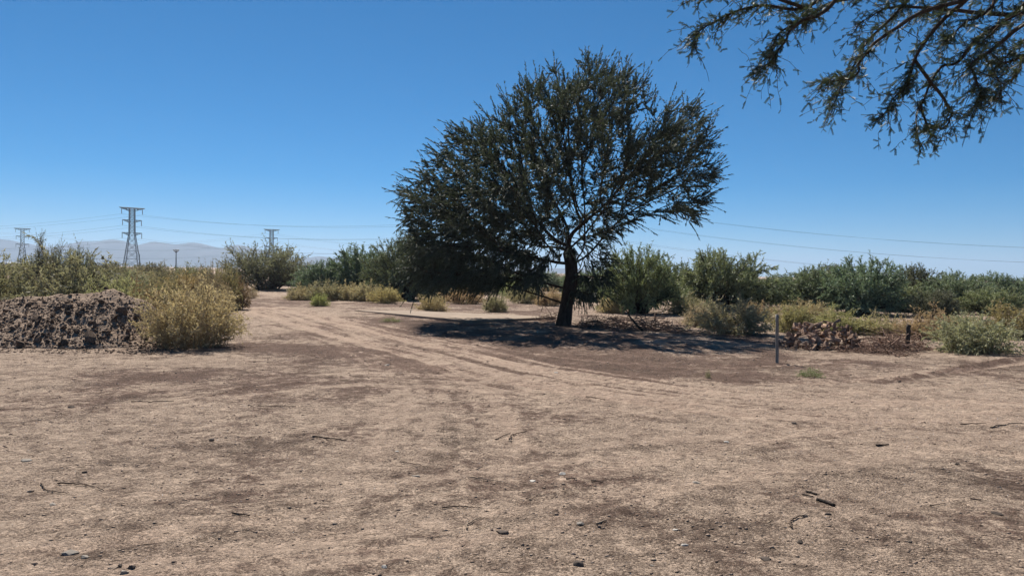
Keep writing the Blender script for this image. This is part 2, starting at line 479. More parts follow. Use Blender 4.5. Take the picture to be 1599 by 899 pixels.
def ground_fields(x, y):
    near = (np.abs(x) < 40) & (y > -2) & (y < 60)
    h = base_h(x, y)
    wet = np.zeros(x.shape); grit = np.zeros(x.shape); trk = np.zeros(x.shape)
    xn, yn = x[near], y[near]
    wx, wy = xn + 0.8 * fbm(xn / 1.5, yn / 1.5, 41, 3), yn + 1.2 * fbm(xn / 1.7, yn / 1.7, 47, 3)
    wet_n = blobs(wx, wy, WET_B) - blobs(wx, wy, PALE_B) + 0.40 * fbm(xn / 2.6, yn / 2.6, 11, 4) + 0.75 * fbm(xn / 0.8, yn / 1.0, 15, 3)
    g = fbm(xn / 0.9, yn / 0.9, 21, 4)
    grit_n = 0.62 * blobs(wx * 0.5 + xn * 0.5, wy * 0.3 + yn * 0.7, GRIT_B) + sstep(0.15, 0.55, g) * 0.36
    # surface relief
    rough = 0.6 + 0.6 * fbm(xn / 3, yn / 3, 31, 2)
    d = 0.016 * fbm(xn / 0.8, yn / 0.8, 51, 3) * rough
    fd = np.clip(12.0 / np.maximum(yn, 1), 0.2, 1)
    d = d + 0.016 * fbm(xn / 0.16, yn / 0.16, 61, 3) * rough * (0.6 + np.clip(grit_n, 0, 1))
    cl = fbm(xn / 0.45, yn / 0.6, 67, 2)
    d = d + 0.020 * sstep(0.22, 0.36, cl) * (0.5 + 0.5 * np.clip(wet_n, 0, 1))
    cl2 = fbm(xn / 0.22, yn / 0.30, 69, 2)
    d = d + 0.010 * sstep(0.2, 0.34, cl2) * rough
    tr = np.zeros(xn.shape)
    for pl, w, dep in TRK:
        k = (xn > pl[:, 0].min() - 1) & (xn < pl[:, 0].max() + 1) & (yn > pl[:, 1].min() - 1) & (yn < pl[:, 1].max() + 1)
        dist, sg, arc = seg_dist(xn[k], yn[k], pl)
        dist = np.abs(dist + 0.05 * noise(arc / 1.3, arc * 0, 5))
        wear = 0.7 * np.clip(0.65 + 0.5 * noise(arc / 1.1, sg * 0 + len(pl) + pl[0, 0], 77), 0, 1.1)
        inside = 1 - sstep(w * 0.8, w * 1.15, dist)
        lip = np.exp(-((dist - w * 1.45) / (w * 0.32)) ** 2)
        tread = 0.004 * np.sin(arc * 2 * np.pi / 0.11 + sg * dist * 30) * inside
        d[k] += wear * (-dep * inside + 0.6 * dep * lip) + tread
        tr[k] = np.maximum(tr[k], np.clip(wear, 0, 1) * inside)
        d[k] -= 0.5 * inside * d[k] * 0
    for ri, (pl, w, kk) in enumerate(RDS):
        dist, sg, arc = seg_dist(xn, yn, pl)
        sd = dist * sg + 0.15 * noise(arc / 3.0, arc * 0, 301 + ri)
        inside = (1 - sstep(w * 0.5, w * 1.1, dist)) * kk
        st = noise(sd / 0.17, arc / 4.5, 311 + ri) * 0.6 + noise(sd / 0.06, arc / 2.0, 321 + ri) * 0.5
        rut = np.exp(-((np.abs(sd) - 0.78) / 0.17) ** 2) * (0.75 + 0.35 * noise(arc / 2.5, np.sign(sd) * 3.0, 331 + ri))
        d += inside * (0.016 * st - 0.022 * rut + 0.012 * np.exp(-((np.abs(sd) - 1.12) / 0.12) ** 2))
        tr = np.maximum(tr, np.clip(inside * (0.2 + 0.9 * st + 0.75 * rut), 0, 1))
        wet_n -= inside * (0.6 * st + 0.3 * rut)
        grit_n *= 1 - 0.5 * np.clip(inside, 0, 1)
    dist, sg, arc = seg_dist(xn, yn, WIND)
    sd = dist * sg
    lump = 0.7 + 0.5 * noise(arc / 0.35, arc * 0, 91)
    lump = np.clip(lump + 0.6 * noise(xn / 0.13, yn / 0.13, 93), 0.1, 2) * sstep(0, 2.0, arc)
    d += 0.05 * lump * np.exp(-((sd - 0.03) / 0.10) ** 2) - 0.03 * sstep(0, 2, arc) * np.exp(-((sd + 0.16) / 0.12) ** 2)
    wet_n += 1.0 * lump * np.exp(-((sd + 0.0) / 0.13) ** 2)
    h[near] += d
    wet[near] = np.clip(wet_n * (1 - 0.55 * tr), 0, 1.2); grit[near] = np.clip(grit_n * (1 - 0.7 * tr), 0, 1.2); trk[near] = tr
    fa = ~near
    wet[fa] = 0.25 + 0.3 * fbm(x[fa] / 15, y[fa] / 15, 13, 3)
    return h, wet, grit, trk

def hz(x, y):
    """height of the built ground sheet at one point"""
    i = int(np.clip(np.searchsorted(xs, x) - 1, 0, nx_ - 2)); j = int(np.clip(np.searchsorted(ys, y) - 1, 0, ny_ - 2))
    u, v = (x - xs[i]) / (xs[i + 1] - xs[i]), (y - ys[j]) / (ys[j + 1] - ys[j])
    return float((GH[j, i] * (1 - u) + GH[j, i + 1] * u) * (1 - v) + (GH[j + 1, i] * (1 - u) + GH[j + 1, i + 1] * u) * v)

def grow(a, b, d0, k):
    out = [a]
    d = d0
    while out[-1] < b:
        out.append(out[-1] + d)
        d = max(d0, k * abs(out[-1] - a) + d0)
    return out[:-1] + [b]

xs_pos = list(np.arange(0, 8, 0.045)) + grow(8, 24, 0.05, 0.012) + grow(24.2, 60, 0.25, 0.08)[0:] + grow(64, 11000, 5, 0.25)
xs = np.array(sorted(set(np.round([-v for v in xs_pos[1:]] + xs_pos, 5))))
ys = [3.6]
while ys[-1] < 45:
    ys.append(ys[-1] + max(0.026, 0.0068 * ys[-1]))
ys = np.array(list(-np.array(grow(3, 2800, 2.0, 0.4))[::-1]) + list(np.linspace(-2.5, 3.55, 60)) + ys + grow(ys[-1] + .3, 120, 0.4, 0.05)[0:] + grow(125, 11200, 8, 0.2))
GX, GY = np.meshgrid(xs, ys)
gh, gw, gg, gt = ground_fields(GX.ravel(), GY.ravel())
nx_, ny_ = len(xs), len(ys)
GH = gh.reshape(ny_, nx_)
ii = np.arange(nx_ * ny_).reshape(ny_, nx_)
gq = np.stack([ii[:-1, :-1], ii[:-1, 1:], ii[1:, 1:], ii[1:, :-1]], -1).reshape(-1, 4)
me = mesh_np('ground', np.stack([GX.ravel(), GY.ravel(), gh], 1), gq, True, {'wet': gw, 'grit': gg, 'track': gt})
tag(link('ground', me, M['ground']), kind='structure')
print('ground verts', len(gh))

# ---------------------------------------------------------------- far hills
HP = [(-500, 384), (-300, 372), (-100, 380), (-40, 377), (5, 373), (35, 379), (75, 386), (105, 384), (122, 376), (150, 378), (168, 374), (195, 375),
      (213, 386), (232, 377), (250, 378), (272, 383), (300, 377), (326, 383), (346, 390), (368, 380), (395, 387),
      (430, 396), (470, 404), (498, 400), (530, 403), (580, 409), (660, 413), (760, 416), (900, 419), (1000, 421)]
hx = np.linspace(-500, 1000, 520)
hyp = np.interp(hx, [p[0] for p in HP], [p[1] for p in HP])
hyp = np.convolve(np.pad(hyp, 4, 'edge'), np.ones(9) / 9, 'valid')
rows = []
D0 = 5600.0
for j, v in enumerate(np.linspace(-1, 1, 41)):
    D = D0 + v * 1000
    X = (hx - CX) / F_PX * D0
    top = np.maximum(0, (HOR + math.tan(ROLL) * (hx - CX) - hyp) / F_PX * D0 + 2)
    prof = max(0.0, 1 - abs(v)) ** 1.15
    zz = top * prof
    if abs(v) > 0.02:
        zz = zz * (1 + 0.35 * fbm(X / 420 + 3, np.full_like(X, D / 420), 5, 4) * min(1, abs(v) * 3))
        zz = np.minimum(zz, top * 0.99)
    else:
        zz = zz + 5 * fbm(X / 120, X * 0, 9, 3)
    rows.append(np.stack([X, np.full_like(X, D), np.maximum(zz, 0) - 0.5], 1))
hv = np.concatenate(rows)
ii = np.arange(len(hv)).reshape(41, 520)
hq = np.stack([ii[:-1, :-1], ii[:-1, 1:], ii[1:, 1:], ii[1:, :-1]], -1).reshape(-1, 4)
tag(link('hills', mesh_np('hills', hv, hq, True), M['hill']), kind='structure')

# ---------------------------------------------------------------- pylons and wires
def bars(segs, r, sides=4):
    P = np.array([[a, b] for a, b in segs], float)
    return tubes(P, np.full((len(segs), 2), r), sides)

PH = 42.5
def leg_x(z):                                   # half width of the tower body
    return np.interp(z, [0, 25, 42.5], [5.0, 1.75, 1.6])

def make_pylon(loc, rz, label, group):
    root = empty('pylon', loc, rz)
    tag(root, label, 'pylon', group)
    for sx in (-1, 1):
        for sy in (-1, 1):
            zs = [0, 25, 42.0]
            P = np.array([[[sx * leg_x(z), sy * leg_x(z), z] for z in zs]])
            v, q = tubes(P, np.full((1, 3), 0.24), 4)
            if ('leg', sx, sy) not in PM:
                PM[('leg', sx, sy)] = mesh_np('pylon_leg', v, q)
            link('leg', PM[('leg', sx, sy)], M['steel'], root)
    if 'brace' not in PM:
        segs = []
        lev = [0, 7, 12.5, 17.2, 21.3, 25, 27.6, 30.2, 32.8, 35.4, 38, 40.2, 42]
        for z0, z1 in zip(lev[:-1], lev[1:]):
            a, b = leg_x(z0), leg_x(z1)
            for (p, q_) in (((-1, -1), (1, -1)), ((1, -1), (1, 1)), ((1, 1), (-1, 1)), ((-1, 1), (-1, -1))):
                segs.append(((p[0] * a, p[1] * a, z0), (q_[0] * b, q_[1] * b, z1)))
                segs.append(((q_[0] * a, q_[1] * a, z0), (p[0] * b, p[1] * b, z1)))
                segs.append(((p[0] * b, p[1] * b, z1), (q_[0] * b, q_[1] * b, z1)))
        PM['brace'] = mesh_np('pylon_bracing', *bars(segs, 0.11))
        for k, (z, hw, dz) in enumerate(ARMS):
            bw = leg_x(z)
            for s in (-1, 1):
                segs = []
                tip = (s * hw, 0, z + (0.6 if k == 0 else 0))
                for sy in (-1, 1):
                    segs += [((s * bw, sy * bw, z), tip), ((s * bw, sy * bw, z - dz), tip)]
                for f in (0.3, 0.6):
                    x = s * (bw + (hw - bw) * f); y = bw * (1 - f)
                    segs += [((x, -y, z), (x, y, z)), ((x, y, z), (x, y, z - dz * (1 - f))), ((x, -y, z), (x, -y, z - dz * (1 - f)))]
                if k == 0:
                    segs += [((0, 0, z + .6), (s * hw, 0, z + .6))]
                PM[('arm', k, s)] = mesh_np('pylon_arm', *bars(segs, 0.19 if k else 0.24))
        v, q = tubes(np.array([[[0, 0, 0], [0, 0, -.5], [0, 0, -3.4], [0, 0, -3.8]]]), np.array([[.08, .24, .24, .08]]), 6)
        PM['ins'] = mesh_np('insulator', v, q)
    link('bracing', PM['brace'], M['steel'], root)
    for k, (z, hw, dz) in enumerate(ARMS):
        for s in (-1, 1):
            link('cross_arm', PM[('arm', k, s)], M['steel'], root)
            link('insulator', PM['ins'], M['insul'], root, (s * (hw - (1.6 if k == 0 else .2)), 0, z - 0.1))
    return root

PM = {}
ARMS = [(41.9, 8.2, 1.5), (34.0, 6.2, 1.6), (25.2, 6.4, 1.8)]

def pylon_at(px, D, rz, label, group):
    p = at_dist(px, 380, D)[:2]
    make_pylon((p[0], p[1], -0.3), rz, label, group)
    return np.array([p[0], p[1], rz])

RZ = R(38)
G_P = 'steel pylons of the power lines'
T1 = pylon_at(206, 528, RZ, 'largest steel lattice pylon rising left of the small lamp mast', G_P)
T2 = pylon_at(424, 790, R(30), 'small distant pylon showing above the dark round shrub', G_P)
T0 = pylon_at(35, 860, R(30), 'distant pylon at the far left above the grey green shrubs', G_P)
T3 = pylon_at(948, 415, RZ, 'pylon hidden behind the big mesquite with legs showing right of its trunk', G_P)
TE = np.array([-690, 640, RZ]); TD = np.array([590, 400, RZ]); TF = np.array([30, 800, R(30)]); TG = np.array([-800, 700, R(30)])
TH = np.array([560, 830, R(30)])

def span(A, B, sag, label, group, rad=0.045, name='power_line_wire'):
    for k, (z, hw, dz) in enumerate(ARMS):
        for s in (-1, 1):
            off = s * (hw - (1.6 if k == 0 else .2))
            pa = np.array([A[0] + off * math.cos(A[2]), A[1] + off * math.sin(A[2]), z - 4.2])
            pb = np.array([B[0] + off * math.cos(B[2]), B[1] + off * math.sin(B[2]), z - 4.2])
            t = np.linspace(0, 1, 33)[:, None]
            P = pa * (1 - t) + pb * t
            P[:, 2] -= (4 * sag * t * (1 - t))[:, 0]
            v, q = tubes(P[None], np.full((1, 33), rad), 5)
            tag(link(name, mesh_np('wire', v, q), M['wire']), ('upper', 'middle', 'lower')[k] + (' nearer ' if s < 0 else ' farther ') + label, 'wire', group)

span(T1, T3, 9.5, 'thin wire sagging from the largest pylon towards the crown of the big mesquite', 'wires between largest pylon and big mesquite')
span(TE, T1, 12.0, 'thin wire sagging from the left picture edge up to the largest pylon', 'wires left of the largest pylon')
span(T3, TD, 18.5, 'thin wire sagging across the sky right of the big mesquite', 'wires right of the big mesquite', 0.034)
span(T0, T2, 11.0, 'faint wire strung between the two small distant pylons', 'wires between distant pylons', 0.04)
span(T2, TF, 11.0, 'faint wire running from the small pylon behind the big mesquite', 'wires right of the small distant pylon', 0.04)
span(TG, T0, 9.0, 'faint wire running from the far left pylon off the picture', 'wires left of the far left pylon', 0.04)

def mast(px, D, top_py, name, label, head):
    x = at_dist(px, 400, D)[0]
    H = CAM_H + (hor(px) - top_py) / F_PX * D
    root = empty(name, (x, D, -0.2))
    tag(root, label, 'mast')
    v, q = tubes(np.array([[[0, 0, 0], [0, 0, H * .6], [0, 0, H]]]), np.array([[.38, .30, .20]]), 8)
    link('pole', mesh_np('mast_pole', v, q, True), M['steel'], root)
    if head:
        segs = [((-1.6, 0, H - .2), (1.6, 0, H - .2)), ((0, -1.3, H - .2), (0, 1.3, H - .2)), ((-1.2, 0, H - .9), (1.2, 0, H - .9)), ((-1.6, 0, H - .2), (-.2, 0, H - 1.6)), ((1.6, 0, H - .2), (.2, 0, H - 1.6))]
        link('lamp_head', mesh_np('mast_head', *bars(segs, 0.22)), M['insul'], root)
    return root
mast(275, 420, 389, 'lamp_mast', 'thin mast with a wide lamp head standing between the pylons', True)
mast(218, 560, 396, 'utility_pole', 'short thin pole close to the right foot of the largest pylon', False)

# far pale shed at the left edge
root = empty('shed', (-0.660 * 330, 330, -0.1), 0.2)
root.scale = (0.55, 0.55, 0.55)
tag(root, 'tiny far off white shed with a low roof at the left edge', 'shed')
def box_mesh(name, x0, x1, y0, y1, z0, z1):
    v = np.array([[x, y, z] for z in (z0, z1) for y in (y0, y1) for x in (x0, x1)], float)
    q = np.array([[0, 2, 3, 1], [4, 5, 7, 6], [0, 1, 5, 4], [2, 6, 7, 3], [0, 4, 6, 2], [1, 3, 7, 5]])
    return mesh_np(name, v, q)
link('wall', box_mesh('shed_wall', -6, 6, -4, 4, 0, 3.6), M['wall_w'], root)
v = np.array([[-6.5, -4.6, 3.5], [6.5, -4.6, 3.5], [6.5, 4.6, 3.5], [-6.5, 4.6, 3.5], [-6.5, 0, 5.0], [6.5, 0, 5.0]], float)
link('roof', mesh_np('shed_roof', v, [np.array([[0, 1, 5, 4], [2, 3, 4, 5], [0, 3, 2, 1]]), np.array([[0, 4, 3], [1, 2, 5]])]), M['roof'], root)

# ---------------------------------------------------------------- the big mesquite
def chains(nodes, parent, rad):
    kids = [[] for _ in nodes]
    for i, p in enumerate(parent):
        if p >= 0: kids[p].append(i)
    out, stack = [], [0]
    while stack:
        s = stack.pop()
        ch = [parent[s]] if parent[s] >= 0 else []
        ch.append(s)
        cur = s
        while kids[cur]:
            ks = sorted(kids[cur], key=lambda i: -rad[i])
            stack.extend(ks[1:])
            cur = ks[0]
            ch.append(cur)
        if len(ch) > 1: out.append(ch)
    return out

def colonize(start, attractors, step, infl, kill, iters, rng, tropism=(0, 0, 0)):
    nodes = [np.array(p, float) for p in start]
    parent = [i - 1 for i in range(len(start))]
    A = attractors.copy()
    near = np.full(len(A), 1e9); idx = np.zeros(len(A), int)
    new_from = 0
    trop = np.array(tropism)
    for it in range(iters):
        arr = np.array(nodes[new_from:])
        if len(arr):
            d = np.linalg.norm(A[:, None] - arr[None], axis=2)
            j = d.argmin(1); dm = d[np.arange(len(A)), j]
            k = dm < near
            near[k] = dm[k]; idx[k] = j[k] + new_from
        keep = near > kill
        A, near, idx = A[keep], near[keep], idx[keep]
        if not len(A): break
        act = near < infl
        new_from = len(nodes)
        if not act.any():
            i = near.argmin(); act[i] = True
        na = np.array(nodes)
        for n in np.unique(idx[act]):
            dv = unit(A[act & (idx == n)] - na[n]).sum(0)
            dv = unit(dv + trop * 0.3 + rng.normal(size=3) * 0.12)
            p = na[n] + dv * step
            nodes.append(p); parent.append(int(n))
        if len(nodes) > 9000: break
    return np.array(nodes), parent

def pipe(nodes, parent, tip, expo, rmax):
    n = len(nodes)
    acc = np.zeros(n)
    has = np.zeros(n, bool)
    for p in parent:
        if p >= 0: has[p] = True
    acc[~has] = tip ** expo
    for i in range(n - 1, 0, -1):
        acc[parent[i]] += acc[i]
    r = acc ** (1 / expo)
    return np.minimum(r, rmax) if rmax else r

def inside_poly(x, y, poly):
    c = np.zeros(x.shape, bool)
    j = len(poly) - 1
    for i in range(len(poly)):
        xi, yi = poly[i]; xj, yj = poly[j]
        k = ((yi > y) != (yj > y)) & (x < (xj - xi) * (y - yi) / (yj - yi + 1e-12) + xi)
        c ^= k
        j = i
    return c

def poly_dist(x, y, poly):
    p = np.vstack([poly, poly[:1]])
    return seg_dist(x, y, p)[0]

def chain_tubes(nodes, parent, rad, min_r, sides_fn):
    parts = []
    for ch in chains(nodes, parent, rad):
        P = nodes[ch]; rr = rad[ch].copy()
        if len(ch) > 1: rr[0] = min(rr[0], rr[1] * 1.15)
        P = P.copy()
        if len(ch) > 3:
            P[1:-1] = 0.25 * P[:-2] + 0.5 * P[1:-1] + 0.25 * P[2:]
        parts.append(tubes(P[None], np.maximum(rr, min_r)[None], sides_fn(rr.max())))
    return parts

def twig_sprays(pos, dirs, n_leaf, tw_len, leaf_L, leaf_W, rng, droop, spread=0.9, tw_r=0.006, pts=4):
    """twigs (curved, drooping) carrying leaves -> twig tubes, leaf faces"""
    n = len(pos)
    L = tw_len * rng.uniform(0.55, 1.25, n)
    t = np.linspace(0, 1, pts)
    side = unit(rng.normal(size=(n, 3)))
    P = pos[:, None] + dirs[:, None] * (L[:, None] * t[None])[..., None]
    P = P + side[:, None] * (0.12 * L[:, None] * (t ** 2)[None])[..., None]
    P[:, :, 2] -= droop[:, None] * L[:, None] * (t ** 2)[None]
    tw = tubes(P, np.linspace(1, .45, pts)[None] * np.full((n, 1), tw_r), 3)
    u = rng.uniform(0.08, 1.0, (n, n_leaf))
    k = np.minimum((u * (pts - 1)).astype(int), pts - 2); f = u * (pts - 1) - k
    ar = np.arange(n)[:, None]
    lp = P[ar, k] * (1 - f)[..., None] + P[ar, k + 1] * f[..., None]
    td = unit(P[ar, k + 1] - P[ar, k])
    ld = td + unit(rng.normal(size=(n, n_leaf, 3))) * spread
    ld[..., 2] -= 0.35
    lp = lp.reshape(-1, 3); ld = ld.reshape(-1, 3)
    m = len(lp)
    lv, lq = leaf_faces(lp, ld, leaf_L * rng.uniform(.6, 1.3, m), leaf_W * rng.uniform(.7, 1.3, m), rng)
    return tw, (lv, lq)

TREE = at(880, 507)
S = TREE[1] / F_PX
def tl(px, py):
    return np.array([(px - 880) * S, (507 - py) * S])
OUT = np.array([tl(*p) for p in [
    (604, 275), (612, 305), (622, 345), (632, 385), (640, 420), (652, 446), (700, 458), (742, 462), (800, 458), (835, 452), (862, 430),
    (902, 420), (912, 462), (938, 470), (944, 440), (934, 402), (960, 380), (985, 358), (1030, 368), (1068, 352), (1098, 335), (1112, 295), (1132, 262), (1112, 238),
    (1124, 197), (1098, 165), (1066, 148), (1034, 152), (1004, 118), (968, 100), (930, 95), (888, 82), (850, 97), (818, 112),
    (790, 140), (770, 168), (742, 188), (700, 192), (682, 208), (662, 240), (640, 266)]])
rng = np.random.default_rng(7)
n0 = 9000
ax = rng.uniform(OUT[:, 0].min(), OUT[:, 0].max(), n0); az = rng.uniform(OUT[:, 1].min(), OUT[:, 1].max(), n0)
k = inside_poly(ax, az, OUT)
ax, az = ax[k], az[k]
bd = poly_dist(ax, az, OUT)
k = bd > 0.32
ax, az, bd = ax[k], az[k], bd[k]
half = np.minimum(5.0, 0.5 + 1.7 * (bd - 0.3))
ay = rng.uniform(-1, 1, len(ax)) * half
A = np.stack([ax, ay, az], 1)
# lobed crown: thin out in soft gaps, hollow low middle
gap = fbm(ax / 1.3 + ay / 2.1, az / 1.3 + ay / 1.7, 5, 2)
low = (az < 2.6) & (np.hypot(ax + 0.2, ay) < 1.6)
keep = (gap > np.where((ax < 0) & (az < 5.5), -0.75, -0.32)) & ~(low & (rng.random(len(ax)) < 0.6))
A = A[keep]
A = A[rng.permutation(len(A))[:2700]]
ex = np.array([tl(*p) for p in np.stack([rng.uniform(893, 945, 50), rng.uniform(395, 458, 50)], 1)])
A = np.vstack([A, np.stack([ex[:, 0], rng.uniform(-1.6, 1.4, 50), ex[:, 1]], 1)])
ex = np.array([tl(*p) for p in np.stack([rng.uniform(645, 850, 260), rng.uniform(385, 446, 260)], 1)])
A = np.vstack([A, np.stack([ex[:, 0], rng.uniform(-3.2, 2.6, 260), ex[:, 1]], 1)])
trunk_px = [(879, 509), (881, 492), (884, 470), (889, 447), (893, 425), (891, 405), (887, 388)]
start = [(tl(*p)[0], 0.04 * i, tl(*p)[1]) for i, p in enumerate(trunk_px)]
nodes, parent = colonize(start, A, 0.26, 2.6, 0.34, 90, rng, (0, 0, 0.35))
rad = pipe(nodes, parent, 0.0085, 2.35, 0.27)
rad[:7] = [0.36, 0.275, 0.245, 0.255, 0.24, 0.235, 0.235]
print('big tree nodes', len(nodes))
tree_z = hz(*TREE)
root = empty('mesquite_tree', (TREE[0], TREE[1], tree_z - 0.08))
tag(root, 'big dark mesquite tree with a wide spreading crown in the middle', 'tree')
parts = chain_tubes(nodes, parent, rad, 0.006, lambda r: 12 if r > .15 else (6 if r > .04 else 4))
v, q = merge(parts)
# knobbly bark on the trunk
nn = fbm(v[:, 0] * 7 + v[:, 1] * 5, v[:, 2] * 3.0, 71, 3)
lowk = np.clip(1 - v[:, 2] / 3.5, 0, 1)
v[:, 0] += nn * 0.05 * lowk
link('trunk', mesh_np('mesquite_trunk', v, q, True), M['bark'], root)
young = np.where(rad < 0.026)[0]
pv = nodes - nodes[np.maximum(np.array(parent), 0)]
nt_ = 6
src = np.repeat(young, nt_)
base_dir = unit(pv[src])
outw = nodes[src] - np.array([0.2, 0, 3.4])
outw = unit(outw * np.array([1, 1, 0.8]))
d = unit(base_dir * 0.55 + outw * 0.55 + rng.normal(size=(len(src), 3)) * 0.42)
zr = np.clip((nodes[src, 2] - 3.2) / 3.5, -1, 1)
droop = np.where(zr > 0, 0.12 + 0.28 * (1 - zr), 0.40 + 0.15 * (-zr)) * rng.uniform(.4, 1.3, len(src))
clump = fbm(nodes[src, 0] / 0.7 + nodes[src, 1] / 1.1, nodes[src, 2] / 0.7 - nodes[src, 1] / .9, 95, 2)
keep = clump > np.where((nodes[src, 0] < 0.5) & (nodes[src, 2] < 5.5), -0.7, -0.38)
src, d, droop = src[keep], d[keep], droop[keep]
tip_up = np.clip((nodes[src, 2] - 2.9) / 3.0, -0.6, 1)
longs = (rng.random(len(src)) < 0.34) & ((nodes[src, 2] > 2.3) | (np.abs(nodes[src, 0]) > 2.2))
dl = unit(outw[keep] * 0.9 + np.stack([0 * tip_up, 0 * tip_up, 0.42 * tip_up], 1) + base_dir[keep] * 0.35 + rng.normal(size=(len(src), 3)) * 0.36)
tw1, lf1 = twig_sprays(nodes[src][~longs], d[~longs], 34, 0.46, 0.098, 0.032, rng, droop[~longs], 0.65, 0.005, 3)
tw2, lf2 = twig_sprays(nodes[src][longs], dl[longs], 44, 0.86, 0.090, 0.030, rng, droop[longs] * 0.55, 0.5, 0.006, 4)
tw, lf = merge([tw1, tw2]), merge([lf1, lf2])
print('big tree leaves', len(lf[1]))
cen = lf[0][lf[1][:, 0]]
lobe = 0.5 + 0.5 * fbm(cen[:, 0] / 1.1 + cen[:, 1] / 1.6, cen[:, 2] / 1.1 - cen[:, 1] / 1.9, 97, 2)      # some boughs greener, some greyer
rnd = np.clip(rng.random(len(lf[1])) * 0.5 + 0.5 * lobe, 0, 1)
rnd = np.where(rng.random(len(rnd)) < 0.01, 0.95, rnd * 0.86)
o = link('crown', mesh_np('mesquite_crown', *lf, face_attrs={'rnd': rnd}), M['mesq_leaf'], root)
link('twigs', mesh_np('mesquite_twigs', *tw), M['bark'], o)
o.color = (0.088, 0.106, 0.074, 1)

# ---------------------------------------------------------------- overhanging tree, trunk outside the picture on the right
NT = np.array([5.6, 4.2])
nroot = empty('mesquite_tree', (NT[0], NT[1], hz(*NT) - 0.05))
tag(nroot, 'near mesquite tree whose leafy boughs hang into the top right corner', 'tree')
base = np.array([NT[0], NT[1], hz(*NT) - 0.05])
D1 = 5.0
def bp(pts):
    return np.array([at_dist(px, py, D) - base for px, py, D in pts])
BR = [  # boughs through the air: px, py, distance; start radius
    ([(1900, -330, 4.6), (1700, -180, 4.8), (1560, -60, 5.0), (1508, 0, 5.0), (1476, 27, 5.0), (1450, 58, 5.0), (1428, 94, 5.0), (1418, 125, 5.0), (1402, 146, 4.95), (1385, 167, 4.9), (1366, 192, 4.9)], 0.031),
    ([(1900, -330, 4.6), (1740, -120, 4.9), (1640, -30, 5.2), (1581, 24, 5.3), (1526, 60, 5.3), (1497, 96, 5.3), (1470, 106, 5.3), (1448, 138, 5.25), (1437, 165, 5.2), (1432, 205, 5.2), (1440, 235, 5.15)], 0.030),
    ([(1900, -330, 4.6), (1760, -90, 4.7), (1660, 0, 4.7), (1590, 45, 4.7), (1545, 80, 4.7), (1514, 104, 4.7), (1528, 130, 4.7), (1533, 150, 4.7), (1519, 170, 4.7)], 0.0301),
    ([(1900, -330, 4.6), (1640, -200, 5.3), (1520, -70, 5.6), (1440, -20, 5.7), (1390, 30, 5.7), (1350, 70, 5.7), (1330, 110, 5.65), (1312, 140, 5.6), (1294, 182, 5.6)], 0.0301),
    ([(1900, -330, 4.6), (1600, -230, 5.4), (1400, -100, 5.8), (1310, -25, 5.8), (1255, 12, 5.8), (1195, 8, 5.8), (1150, 20, 5.8), (1110, 38, 5.8), (1088, 60, 5.8), (1092, 88, 5.8)], 0.0301),
    ([(1400, -100, 5.8), (1330, -30, 5.6), (1285, 20, 5.5), (1245, 38, 5.5), (1222, 70, 5.5), (1205, 95, 5.5), (1180, 118, 5.5)], 0.02),
    ([(1900, -330, 4.6), (1820, -60, 5.0), (1720, 20, 5.1), (1640, 70, 5.1), (1585, 95, 5.1), (1550, 110, 5.1), (1567, 145, 5.1), (1545, 165, 5.1)], 0.0301),
    ([(1508, 0, 5.0), (1440, 20, 4.9), (1390, 50, 4.85), (1352, 84, 4.8), (1335, 118, 4.8), (1308, 128, 4.8), (1286, 130, 4.8)], 0.016),
    ([(1600, -40, 5.6), (1480, -10, 5.6), (1380, -5, 5.6), (1300, 5, 5.6), (1252, 35, 5.6), (1213, 55, 5.6), (1208, 80, 5.6), (1217, 118, 5.6)], 0.018),
    ([(1428, 94, 5.0), (1470, 150, 5.0), (1485, 175, 5.0), (1476, 196, 5.0), (1440, 196, 5.0)], 0.012),
    ([(1437, 165, 5.2), (1452, 205, 5.2), (1478, 222, 5.2)], 0.009),
    ([(1255, 12, 5.8), (1180, -10, 5.7), (1110, -5, 5.7), (1062, 8, 5.7)], 0.014),
    ([(1581, 24, 5.3), (1480, 16, 5.4), (1420, 10, 5.5), (1370, 18, 5.5), (1340, 38, 5.5)], 0.016),
    ([(1640, -30, 5.2), (1570, -15, 5.0), (1540, 20, 4.9), (1500, 40, 4.9), (1470, 66, 4.85)], 0.016),
    ([(1660, 0, 4.7), (1620, 60, 4.8), (1590, 110, 4.8), (1576, 132, 4.8)], 0.014),
    ([(1700, -80, 5.6), (1600, -25, 5.7), (1520, -8, 5.8), (1460, 8, 5.8), (1430, 30, 5.8)], 0.016),
    ([(1720, -100, 5.0), (1640, 5, 5.1), (1598, 20, 5.1), (1556, 42, 5.1), (1530, 70, 5.1)], 0.016),
    ([(1740, -60, 5.5), (1650, 20, 5.6), (1600, 62, 5.6), (1570, 88, 5.6), (1540, 96, 5.6)], 0.014),
]
parts = []
rng = np.random.default_rng(19)
tw_pos, tw_dir, tw_r = [], [], []
lim = []
for pts, r0 in BR:
    W = smooth_path(bp(pts), 44)
    W = W + np.stack([0.02 * noise(np.arange(len(W)) / 3.0, np.full(len(W), i + 7.0 * len(pts)), 3 + i) for i in range(3)], 1) * np.linspace(0, 1, len(W))[:, None]
    rr = np.linspace(r0, 0.0028, len(W)) if r0 < .0299 else 0.68 * r0 * (1 - np.linspace(0, 1, len(W))) ** 1.1 + 0.0022
    parts.append(tubes(W[None], rr[None], 6))
    T = unit(np.gradient(W, axis=0))
    seglen = np.linalg.norm(np.diff(W, axis=0), axis=1).sum()
    n = int(seglen * (27 if r0 > .0299 else 34))
    u = rng.uniform(0.30 if r0 > .03 else 0.15, 1.0, n) ** 0.85
    i = np.minimum((u * (len(W) - 1)).astype(int), len(W) - 2)
    tw_pos.append(W[i]); tw_dir.append(T[i])
